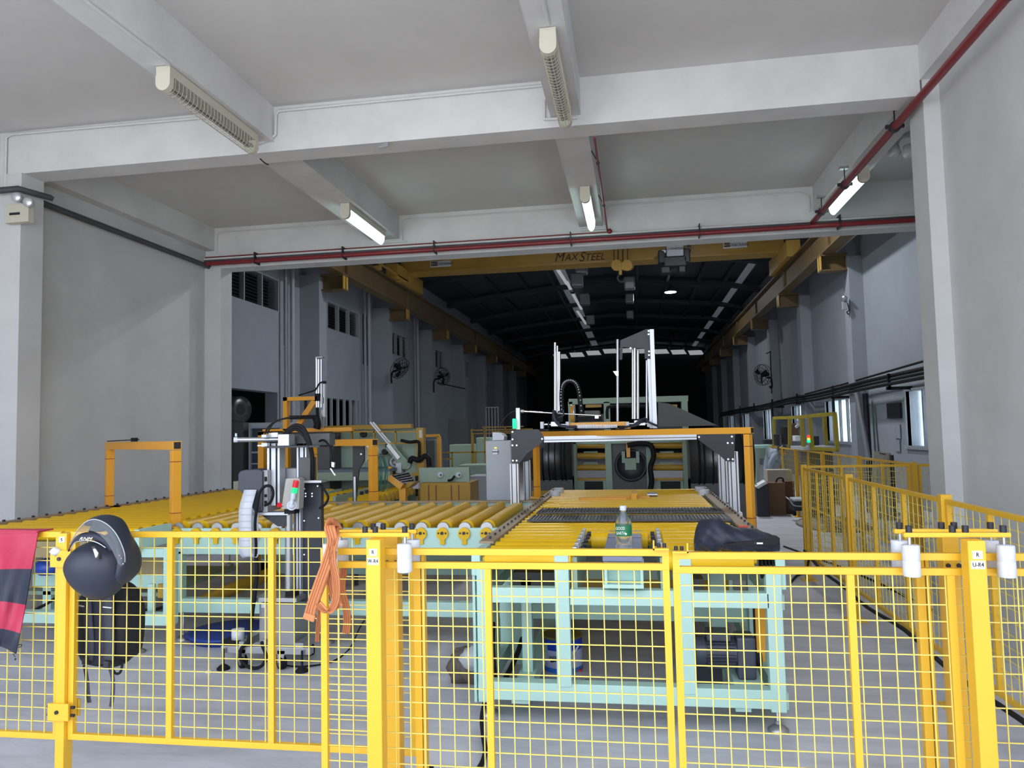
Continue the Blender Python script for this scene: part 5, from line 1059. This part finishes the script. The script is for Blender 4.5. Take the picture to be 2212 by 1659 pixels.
# body as one skinned surface
def skinned(name, verts, edges, m_):
    me = bpy.data.meshes.new(name); o0 = ORG[T.name]; me.from_pydata([Vector(v[0])-o0 for v in verts], edges, []); ob = bpy.data.objects.new(name, me); C.objects.link(ob); ob.parent = T; ORG[ob.name] = o0
    sk = ob.modifiers.new('skin', 'SKIN'); sk.use_smooth_shade = True; me.skin_vertices[0].data[0].use_root = True
    for i, v in enumerate(verts): me.skin_vertices[0].data[i].radius = (v[1], v[1])
    s = ob.modifiers.new('sub', 'SUBSURF'); s.levels = s.render_levels = 1; me.materials.append(m_); return ob
hip = P_(1662, 1012, .15)
V = [(hip, .15), (P_(1663, 998, .1), .15), (P_(1672, 984, 0), .17), (P_(1681, 979, -.05), .10), (P_(1687, 976, -.08), .055),
     (P_(1671, 988, -.18), .065), (P_(1663, 1003, -.22), .05), (P_(1666, 1016, -.25), .04), (P_(1684, 990, .18), .065), (P_(1690, 1004, .15), .05), (P_(1690, 1016, .1), .04),
     (P_(1660, 1040, .0), .09), (P_(1659, 1066, .05), .06), (P_(1668, 1040, .28), .09), (P_(1668, 1066, .3), .06), (P_(1672, 1018, -.28), .035), (P_(1695, 1018, .05), .035)]
skinned('body', V, [(0,1),(1,2),(2,3),(3,4),(3,5),(5,6),(6,7),(7,15),(3,8),(8,9),(9,10),(10,16),(0,11),(11,12),(0,13),(13,14)], M_shirt)
b = MB(); hc = P_(1691, 975, -.1); b.ell(hc, .085, .095, .115, 14, 10, Matrix.Rotation(.6, 3, 'Y')); b.ell(hc+Vector((.075, -.05, -.03)), .018, .018, .022, 8, 6); b.build('head', M_skin, T)
b = MB(); b.ell(hc+Vector((-.01, .01, .03)), .098, .105, .105, 14, 8, Matrix.Rotation(.5, 3, 'Y'), lambda q: Vector((q.x, q.y, max(q.z, -.15)))); b.build('hair', M_black, T)
b = MB()
for c in (P_(1667, 1018, -.26), P_(1691, 1018, .1)):
    b.ell(c, .035, .045, .02, 10, 6)
    for k in range(4): b.cyl(c+Vector((.02, -.03+.02*k, 0)), c+Vector((.08-.004*abs(k-1.5)*4, -.035+.022*k, -.02)), .009, 6)
    b.cyl(c+Vector((0, -.04, 0)), c+Vector((.035, -.06, -.01)), .010, 6)
b.build('hands', M_skin, T)
for a, Y, m_, lab, nm, cat in (((1658, 1015, 1712, 1046), 14.9, M_cardl, 'light brown board standing in front of the bending person', 'board', 'board'), ((1660, 1043, 1697, 1092), 14.2, M_card, 'large brown cardboard box right of the steel coil', 'cardboard_box', 'box'), ((1697, 1040, 1717, 1092), 14.4, mat('red brown card', (.13, .06, .04), .85), 'dark reddish brown box beside the large cardboard box', 'cardboard_box', 'box'), ((1634, 1046, 1660, 1080), 14.0, M_black, 'black tool case next to the large cardboard box', 'case', 'case')):
    b = MB(); b.pbox(*a, Y, .35); zz = min(v.z for v in b.v)
    for v in b.v:
        if abs(v.z-zz) < 1e-6: v.z = 0
    tag(b.build(nm, m_, bevel=.005), lab, cat)
b = MB(); b.prism([PY(1632, 1052, 13.9), PY(1653, 1040, 13.9), PY(1658, 1044, 13.9), PY(1638, 1056, 13.9)], (0, .2, .02)); tag(b.build('paper_sheet', M_whp), 'white sheet lying on the black tool case', 'paper')
b = MB(); b.tube([PY(1676, 1043, 14.3), PY(1680, 1034, 14.3), PY(1690, 1033, 14.3), PY(1693, 1043, 14.3)], .015, 8); tag(b.build('bag_handle', M_rub), 'black looped handle on top of the large cardboard box', 'handle')
T = thing('tool_trolley', 'black low trolley with a white basin at the fence corner', 'trolley', PZ(1725, 1108, 0)); K(T, 'basin', 1716, 1078, 1741, 1083, 13.2, .4, M_white, .01); K(T, 'body', 1714, 1083, 1742, 1104, 13.2, .4, M_black, .02); 
for x in (1714, 1736): b = MB(); p = PZ(x, 1108, .05); b.cyl(p, p+Vector((.04, 0, 0)), .05, 14); b.build('wheel', M_rub, T)
b = MB(); b.tube([PY(1698, 1074, 13.2), PY(1706, 1080, 13.1), PY(1716, 1092, 13.1), PY(1740, 1094, 13.1)], .012, 6); b.build('handle', M_zinc, T)
b = MB(); b.pprism([(1887, 974), (1925, 979), (1926, 1075), (1878, 1070)], 13.6, .03)
for v in b.v:
    if v.z < 1: v.z = 0
o = b.build('white_board', M_cream); tag(o, 'tall white board leaning behind the back fence', 'board')
b = MB(); b.pprism([(1899, 978), (1914, 981), (1913, 983), (1900, 980)], 13.595, .004); b.build('board_slot', M_bolt, o)
b = MB(); b.pbox(1928, 983, 1933, 1075, 13.5, .1)
for v in b.v:
    if v.z < 1: v.z = 0
tag(b.build('dark_post', M_bolt), 'dark narrow post right of the leaning white board', 'post')
for a, Y, lab in (((1780, 1045, 1812, 1075), 16.0, 'left'), ((1885, 1050, 1935, 1095), 14.2, 'right')):
    b = MB(); b.pbox(*a, Y, .4); zz = min(v.z for v in b.v)
    for v in b.v:
        if abs(v.z-zz) < 1e-6: v.z = 0
    tag(b.build('dark_crate', M_card, bevel=.01), 'dark crate on the floor seen through the right fence, the %s one' % lab, 'crate')
b = MB(); p = PZ(1800, 1135, 0); b.ell(p, .55, .9, .12, 20, 8, None, lambda q: Vector((q.x, q.y, max(q.z, 0)))); tag(b.build('floor_sheet', mat('pale sheet', (.30, .27, .25), .8)), 'pale sheet heaped on the floor behind the right fence', 'sheet')
P = PZ(1750, 1100, 0)
pipe('floor_strip', 'dark cable trench line running across the floor behind the right fence', [(1.9, 10.5, .01), (2.3, 8.6, .01), (2.45, 7.0, .01)], .012, M_rub, 'cable', 6, smooth=True)

# ================================================================== PERSONAL THINGS ON THE FENCE
# striped cloth draped over the top rail
T = thing('striped_cloth', 'crimson and navy striped jacket draped over the left fence panel', 'cloth', PY(20, 1148, 3.06))
left = [(-70, 1143), (-66, 1236), (-60, 1300), (-50, 1362), (-42, 1398)]
right = [(83, 1146), (68, 1229), (55, 1307), (43, 1368), (34, 1413)]
for k in range(4):
    b = MB(); n, mm = 16, 7; vs = []
    for j in range(mm+1):
        t_ = j/mm
        for i in range(n+1):
            s = i/n; lx = left[k][0]+(left[k+1][0]-left[k][0])*t_; ly = left[k][1]+(left[k+1][1]-left[k][1])*t_
            rx_ = right[k][0]+(right[k+1][0]-right[k][0])*t_; ry = right[k][1]+(right[k+1][1]-right[k][1])*t_
            sag = -10*math.sin(PI*s) if k in (0, 1, 2, 3) else 0; sagj = sag*((k+t_)/4)
            sag_t = (0 if k == 0 and j == 0 else 1)
            d = .012*math.sin(s*14+(k+t_)*1.3)+.010*math.sin(s*6-(k+t_)*2.1); vs.append(PY(lx+(rx_-lx)*s, ly+(ry-ly)*s+sagj, 3.055+d*min(1, (k+t_)*1.2)-.012*(k+t_)/4))
    m1 = len(vs); vs += [v+Vector((0, .004, 0)) for v in vs]
    fs = []
    for j in range(mm):
        for i in range(n): a = j*(n+1)+i; fs += [(a, a+n+1, a+n+2, a+1), (m1+a, m1+a+1, m1+a+n+2, m1+a+n+1)]
    b.add(vs, fs, True); b.build('red_stripe' if k % 2 == 0 else 'navy_stripe', M_redc if k % 2 == 0 else M_navy, T)
b = MB(); b.box(PY(-70, 1143, 3.06).x, PY(83, 1146, 3.06).x, 3.05, 3.15, 1.191, 1.197); b.build('fold', M_redc, T)
b = MB(); b.tube([PY(38, 1394, 3.04), PY(46, 1392, 3.04), PY(45, 1397, 3.04), PY(40, 1398, 3.04)], .0022, 6); b.build('pull_tab', M_black, T)
b = MB(); b.tube([PY(28, 1412, 3.04), PY(33, 1420, 3.04)], .0018, 6); b.ell(PY(33, 1424, 3.04), .004, .004, .005, 8, 6); b.build('cord', M_black, T)
# helmet
T = thing('motorcycle_helmet', 'matt navy full-face helmet with its visor open, hung on the fence post', 'helmet', PY(210, 1200, 2.95))
hc = PY(208, 1212, 2.94)
tilt = Matrix.Rotation(math.radians(-12), 3, 'Y')
def shell(q):
    v = Vector(q); z = v.z
    if z < 0: k = 1-.10*abs(z)**1.5; return Vector((v.x*k+.03*abs(z), v.y*k, z*1.0))
    return Vector((v.x*(1-.04*z), v.y, z*.62))
hc = PY(211, 1216, 2.962)
b = MB(); b.ell(hc, .138, .120, .158, 40, 26, tilt, shell); b.build('shell', M_helmet, T)
# chin bar: half hoop rising to the upper right
b = MB()
outer = [(196, 1126), (212, 1119), (228, 1118), (244, 1124), (257, 1138), (266, 1156), (275, 1174), (281, 1192), (282, 1212), (278, 1232), (268, 1250)]
P0 = [PY(x-3, y+5, 2.985) for x, y in outer]
vs = []; fs = []; rs = [.020, .030, .038, .040, .036, .034, .038, .042, .045, .045, .03]
Q = spline(P0, 3); R_ = []
for i in range(len(Q)): k = i/3; j = min(int(k), len(rs)-2); R_.append(rs[j]+(rs[j+1]-rs[j])*(k-j))
n = 12
for i, p in enumerate(Q):
    d = (Q[min(i+1, len(Q)-1)]-Q[max(i-1, 0)]).normalized(); v = Vector((0, 1, 0)); u = d.cross(v).normalized()
    vs += [p+u*math.cos(2*PI*k/n)*R_[i]*.60+v*math.sin(2*PI*k/n)*R_[i]*1.7 for k in range(n)]
for i in range(len(Q)-1):
    for k in range(n): j = (k+1) % n; fs.append((i*n+k, i*n+j, (i+1)*n+j, (i+1)*n+k))
b.add(vs, fs, True); b.add(vs[:n], [tuple(range(n-1, -1, -1))]); b.add(vs[-n:], [tuple(range(n))]); b.build('chin_bar', M_helmet, T)
b = MB(); b.pprism([(212, 1172), (222, 1158), (232, 1152), (240, 1166), (254, 1176), (262, 1192), (250, 1196), (232, 1184)], 2.96, .06); b.build('chin_vent', M_black, T, bevel=.006)
b = MB(); b.pprism([(188, 1150), (196, 1132), (222, 1128), (232, 1140), (214, 1150)], 2.97, .04); b.build('inner_lining', M_blkc, T, bevel=.006)
# brow band and trims
def arcpts(pts, Yc=None): return [PY(x, y, Yy) for x, y, Yy in pts]
b = MB(); b.tube(arcpts([(152, 1186, 2.885), (162, 1172, 2.865), (178, 1168, 2.845), (195, 1168, 2.835), (212, 1173, 2.835), (228, 1183, 2.845)]), .0022, 6); b.build('silver_trim', M_silver, T)
b = MB(); b.ribbon(arcpts([(150, 1186, 2.90), (160, 1168, 2.88), (176, 1159, 2.865), (197, 1157, 2.86), (216, 1161, 2.865), (232, 1171, 2.87), (244, 1186, 2.875)]), .03, .006, (.1, .6, 1)); b.build('brow_band', M_navy, T)
text('RNM', .018, PY(184, 1164, 2.838), M_silver, T, name='brand_mark', slant=.5, sx=1.5)
b = MB(); b.pprism([(197, 1181), (203, 1180), (214, 1194), (213, 1209), (205, 1209)], 2.812, .02); b.build('vent_recess', M_black, T, bevel=.002)
b = MB(); b.pprism([(200, 1186), (205, 1185), (212, 1195), (210, 1202), (206, 1206)], 2.808, .01); b.build('vent_cover', M_silver, T, bevel=.002)
# visor: curved smoked sheet
vo = [(151, 1176), (160, 1158), (172, 1140), (186, 1127), (202, 1122), (220, 1126), (238, 1138), (252, 1155), (262, 1175), (269, 1196), (270, 1214)]
vi = [(158, 1174), (168, 1158), (180, 1150), (194, 1146), (208, 1150), (218, 1158), (230, 1170), (240, 1186), (247, 1200), (254, 1216), (262, 1224)]
bl = [2.90, 2.88, 2.87, 2.86, 2.86, 2.86, 2.855, 2.85, 2.85, 2.85, 2.86]
b = MB(); vs = []; n = len(vo)
for (x, y), (x2, y2), Yy in zip(vo, vi, bl): vs += [PY(x, y, Yy+.008), PY((x+x2)/2, (y+y2)/2, Yy-.012), PY(x2, y2, Yy-.012)]
vs2 = [v+Vector((0, .003, 0)) for v in vs]
fs = [(3*i+j, 3*i+j+1, 3*i+j+4, 3*i+j+3) for i in range(n-1) for j in (0, 1)]
b.add(vs, fs, True); b.add(vs2, [tuple(reversed(f)) for f in fs], True); b.build('visor', M_visor, T)
b = MB(); b.tube([PY(x, y, Yy+.008) for (x, y), Yy in zip(vo, bl)], .0022, 6); b.build('visor_rim', mat('clear rim', (.4, .42, .43), .3), T)
b = MB()
for x, y in ((258, 1200), (266, 1218), (262, 1206)): b.ell(PY(x, y, 2.845), .003, .003, .003, 8, 6)
b.build('visor_screws', M_silver, T)
# backpack hung behind the mesh
T = thing('backpack', 'black backpack hanging behind the mesh under the helmet', 'bag', PY(240, 1450, 3.2))
b = MB(); bc = PY(236, 1345, 3.30)
def bagf(q):
    def sp(a, e): return math.copysign(abs(a)**e, a)
    return Vector((sp(q.x, .55)*(1+.06*math.sin(q.z*5)), sp(q.y, .7), sp(q.z, .6)))
b.ell(bc, .133, .10, .20, 32, 20, Matrix.Rotation(math.radians(4), 3, 'Y'), bagf); b.build('main_body', M_blkc, T)
b = MB(); b.ell(PY(275, 1352, 3.28), .055, .085, .15, 20, 14, None, bagf); b.build('side_pocket', M_blkc, T)
for x0, x1 in ((186, 192), (232, 236)):
    b = MB(); b.ribbon([PY(x0+2, 1262, 3.20), PY(x0+2, 1290, 3.185), PY(x0+4, 1340, 3.18), PY(x1+2, 1385, 3.185), PY(x1, 1425, 3.19)], .045, .012, (1, 0, 0)); b.build('shoulder_strap', M_strapc, T)
b = MB(); b.pprism([(198, 1290), (226, 1290), (228, 1436), (196, 1436)], 3.19, .02); b.build('back_pad', M_navy, T, bevel=.004)
for pts in ([(183, 1436), (188, 1470), (190, 1495), (193, 1518)], [(234, 1432), (243, 1462), (244, 1492), (240, 1527)]):
    b = MB(); b.ribbon([PY(x, y, 3.17) for x, y in pts], .020, .002, (1, 0, 0)); b.build('hanging_strap', M_strapc, T)
for x, y in ((228, 1436), (182, 1428)): b = MB(); b.pbox(x-6, y-7, x+6, y+8, 3.135, .012); b.build('buckle', M_black, T, bevel=.003)
b = MB(); b.tube([PY(243, 1446, 3.2), PY(250, 1455, 3.2), PY(260, 1452, 3.2), PY(264, 1436, 3.2)], .006, 8); b.build('grab_loop', M_blkc, T)
for x, y in ((176, 1308), (232, 1311)): b = MB(); b.bar(PY(x-5 if x < 200 else x-9, y, 3.17), PY(x+5 if x < 200 else x+9, y+2, 3.17), .006, .004); b.build('reflective_tab', M_whp, T)
b = MB(); b.tube([PY(255, 1262, 3.16), PY(262, 1248, 3.14), PY(268, 1235, 3.11)], .008, 8); b.build('top_loop', M_blkc, T)
# orange lifting sling
T = thing('lifting_sling', 'orange webbing lifting sling looped over the left gate guide', 'sling', PY(718, 1140, 2.66))
M_stitch = mat('dark stitching', (.36, .12, .045), .8)
def rib(pts, w_=.034, m_=M_sling):
    P_q = [PY(x, y, Yy) for x, y, Yy in pts]; b = MB(); b.ribbon(P_q, w_, .004, (1, 0, 0), 6); q = b.build('web', m_, T)
    b = MB()
    for k in (-.30, -.06, .22): b.tube([p+Vector((k*w_, -.0042, 0)) for p in P_q], .0011, 4, sub=6)
    g = b.build('stitching', M_stitch, q, kind='stuff'); ORG[g.name] = ORG[T.name]
rib([(720, 1136, 2.72), (712, 1138, 2.66), (718, 1170, 2.65), (706, 1215, 2.64), (690, 1260, 2.63), (673, 1310, 2.63), (667, 1336, 2.63)], .040)
rib([(722, 1134, 2.74), (724, 1160, 2.655), (712, 1205, 2.655), (700, 1250, 2.65), (685, 1290, 2.645), (672, 1325, 2.64)], .030)
rib([(716, 1180, 2.645), (718, 1215, 2.64), (726, 1250, 2.64), (726, 1290, 2.64), (716, 1316, 2.64), (702, 1318, 2.635), (688, 1304, 2.63)], .028)
rib([(720, 1190, 2.66), (714, 1240, 2.66), (722, 1290, 2.66), (734, 1312, 2.66)], .030)
rib([(744, 1198, 2.84), (742, 1235, 2.845), (738, 1270, 2.84), (747, 1310, 2.84), (750, 1345, 2.84), (747, 1368, 2.84)], .030)
rib([(692, 1300, 2.82), (688, 1340, 2.82), (685, 1386, 2.82)], .016)
b = MB(); b.cbox(PY(668, 1333, 2.628), .045, .012, .025, Matrix.Rotation(.3, 3, 'Y')); b.build('stitched_end', M_sling, T, bevel=.004)
b = MB(); b.ribbon([PY(704, 1142, 2.67), PY(712, 1132, 2.70), PY(722, 1130, 2.74), PY(734, 1134, 2.77)], .05, .005, (0, 1, 0)); b.build('web', M_sling, T)
# bottle
p = Vector((-.075, 4.10, .93)); T = thing('water_bottle', 'clear water bottle with a green label on the centre pad', 'bottle', p)
H_ = .245; r = .043
b = MB(); b.lathe(p, (0, 0, 1), [(.02, 0), (r*.9, .002), (r, .012), (r, .05), (r*.94, .056), (r, .062), (r, .165), (r*.9, .185), (r*.55, .215), (.014, .232), (.014, .245)], 28); b.build('bottle_body', M_pet, T)
b = MB(); b.lathe(p+Vector((0, 0, .105)), (0, 0, 1), [(r*1.01, 0), (r*1.015, .001), (r*1.015, .055), (r*1.01, .056)], 28); b.build('label', M_lblg, T)
b = MB(); b.lathe(p+Vector((0, 0, .238)), (0, 0, 1), [(.017, 0), (.018, .002), (.018, .022), (.015, .025)], 20); b.build('cap', M_white, T)
text('GOOD', .022, p+Vector((-.016, -.046, .147)), M_whp, T, sx=.7); text('EARTH', .022, p+Vector((-.014, -.046, .122)), M_whp, T, sx=.7); b = MB(); b.ell(p+Vector((.012, -.045, .118)), .006, .003, .006, 8, 6); b.build('print_dot', M_whp, T)
b = MB(); b.box(p.x+.02, p.x+.036, p.y-.042, p.y-.034, p.z+.106, p.z+.160)
# black bag on the conveyor corner
T = thing('black_bag', 'crumpled black cloth bag lying on the right corner of the wide conveyor', 'bag', (.5, 4.2, .94))
random.seed(5)
prof = [(1500, 1164, 1182), (1504, 1142, 1182), (1515, 1126, 1183), (1532, 1119, 1184), (1552, 1121, 1184), (1575, 1133, 1185), (1600, 1141, 1186), (1625, 1143, 1187), (1650, 1149, 1187), (1668, 1156, 1187), (1684, 1163, 1187)]
b = MB(); vs = []; fs = []; n = 28; Yb = 4.16
cs = spline([Vector(q) for q in prof], 3)
for i, q in enumerate(cs):
    t_ = PY(q.x, q.y, Yb); zt = t_.z; zb_ = .94; x = t_.x; h = max(.03, zt-zb_); dd = .11*min(1, .25+math.sin(PI*min(1, max(.03, i/(len(cs)-1))))*1.0)
    for k in range(n):
        a = 2*PI*k/n; w2 = 1+.07*math.sin(3*a+i*.8)+.06*math.sin(6*a-i*1.1)+.035*math.sin(9*a+i*2.3)
        vs.append(Vector((x, Yb+.02+math.cos(a)*dd*w2, max(.943, zb_+h*(.5+.5*math.sin(a)*w2*.96)))))
for i in range(len(cs)-1):
    for k in range(n): j = (k+1) % n; fs.append((i*n+k, (i+1)*n+k, (i+1)*n+j, i*n+j))
b.add(vs, fs, True); b.add(vs[:n], [tuple(range(n))]); b.add(vs[-n:], [tuple(range(n-1, -1, -1))]); b.build('cloth_body', M_navy, T)
b = MB(); b.prism([PY(1560, 1176, 4.06), PY(1625, 1168, 4.06), PY(1686, 1162, 4.06), PY(1682, 1178, 4.06), PY(1600, 1182, 4.06)], (0, .10, 0)); b.build('flap', M_blkc, T, bevel=.006)
b = MB(); b.pbox(1635, 1172, 1648, 1175.5, 4.05, .004); b.build('white_tag', M_whp, T)
b = MB(); b.pbox(1595, 1136, 1616, 1148, 4.3, .04); tag(b.build('red_cap', mat('orange red plastic', (.55, .06, .02), .5), bevel=.004), 'orange red block behind the black bag beside the amber portal leg', 'block')
# paint can
p = PZ(1213, 1452, 0); p.z = .10; T = thing('paint_can', 'blue and white paint can under the wide conveyor on a red rack', 'can', (p.x, p.y, 0)); r = .135; cz = p+Vector((0, .10, 0)); zb_ = PY(1213, 1444, cz.y).z; zt_ = PY(1213, 1368, cz.y).z; hh = zt_-zb_
M_cb = mat('can blue', (.01, .05, .50), .35); M_cb2 = mat('can sky blue', (.02, .16, .62), .35); M_cw = mat('can white', (.45, .48, .70), .4)
base = Vector((cz.x, cz.y, zb_))
for nm, a, c, m_ in (('lower_band', .0, .16, M_cb2), ('white_label', .16, .64, M_cw), ('upper_band', .64, .93, M_cb)): b = MB(); b.lathe(base+Vector((0, 0, hh*a)), (0, 0, 1), [(r, 0), (r, hh*(c-a))], 32); b.build(nm, m_, T)
b = MB(); b.lathe(base+Vector((0, 0, hh*.93)), (0, 0, 1), [(r, 0), (r*1.03, .005), (r*1.03, .015), (r*.95, .018), (r*.9, .008)], 32); b.build('gold_rim', mat('gold lacquer', (.35, .25, .08), .3, metal=.7), T)
text('INDUSTRIAL', .032, base+Vector((-.005, -r-.002, hh*.46)), M_print, T, sx=.8)
b = MB(); b.tube([base+Vector((r*.6, -r*.85, hh*.55)), base+Vector((r*.85, -r*.62, hh*.75))], .006, 6); b.build('handle_lug', M_whp, T)
for x0 in (1172, 1200, 1243): b = MB(); b.prism([PY(x0, 1447, 5.1), PY(x0+14, 1447, 5.1), PY(x0+9, 1466, 5.1), PY(x0+3, 1466, 5.1)], (0, .12, 0)); b.build('red_leg', mat('red plastic', (.5, .02, .02), .4) if x0 == 1172 else MATS['red plastic'], T)
for k in range(5): b = MB(); b.bar(PY(1164+k*1.2, 1452+k*3.2, 5.08), PY(1172+k*1.2, 1450+k*3.2, 5.08), .006); b.build('white_tooth', M_whp, T)
b = MB(); b.ell(PZ(1143, 1456, .03), .075, .05, .03, 16, 10, None, lambda q: q*(1+.15*math.sin(7*q.x)*math.cos(5*q.z))); tag(b.build('blue_wrapper', mat('blue film', (.01, .03, .25), .15)), 'crumpled blue plastic wrapper on the floor left of the paint can', 'wrapper')
b = MB(); b.ell(PZ(1015, 1440, .09), .14, .12, .12, 22, 14, None, lambda q: q*(1+.16*math.sin(6*q.x+2)*math.cos(5*q.z)+.08*math.sin(13*q.y))); tag(b.build('plastic_sack', mat('brown grey sack', (.13, .10, .09), .5, noise=.5, nscale=8)), 'crumpled brown grey plastic sack on the floor left of the front conveyor frame', 'sack')
b = MB(); b.ell(PZ(1020, 1422, .22), .08, .07, .07, 16, 10, None, lambda q: q*(1+.15*math.sin(7*q.x+1)*math.cos(6*q.z))); tag(b.build('clear_film', mat('cloudy film', (.45, .48, .52), .3)), 'cloudy plastic film bunched on top of the brown grey sack', 'film')
b = MB(); b.cyl(PZ(1255, 1470, .03), PZ(1290, 1477, .02), .008, 8); b.cyl(PZ(1265, 1472, .03), PZ(1290, 1478, .03), .016, 10); tag(b.build('paint_brush', M_card), 'brown-handled brush on the floor right of the paint can', 'brush')
for pts, r in (([PY(1130, 1280, 5.3), PY(1137, 1330, 5.2), PY(1128, 1380, 4.9), PY(1110, 1430, 4.6), PY(1088, 1472, 4.35)], .016), ([PY(1066, 1345, 4.6), PY(1065, 1400, 4.5), PY(1068, 1440, 4.45), PY(1070, 1472, 4.4)], .012)):
    pipe('floor_cable', 'black cable bundle running down inside the front conveyor frame, %s one' % ('thick right' if r > .014 else 'thin left'), pts, r, M_rub, 'cable', 8, smooth=True)
b = MB(); b.tube([PZ(1150+10*i, 1428-6*abs(i-4)+(i % 2)*4, .04+.03*(i % 3)) for i in range(9)][:6], .010, 6); tag(b.build('cable_heap', M_rub), 'small heap of black cable on the floor behind the blue wrapper', 'cable')
b = MB(); b.pbox(1062, 1320, 1080, 1340, 6.0, .12); tag(b.build('orange_box', M_org), 'small orange box on the frame left of the front conveyor leg', 'box')
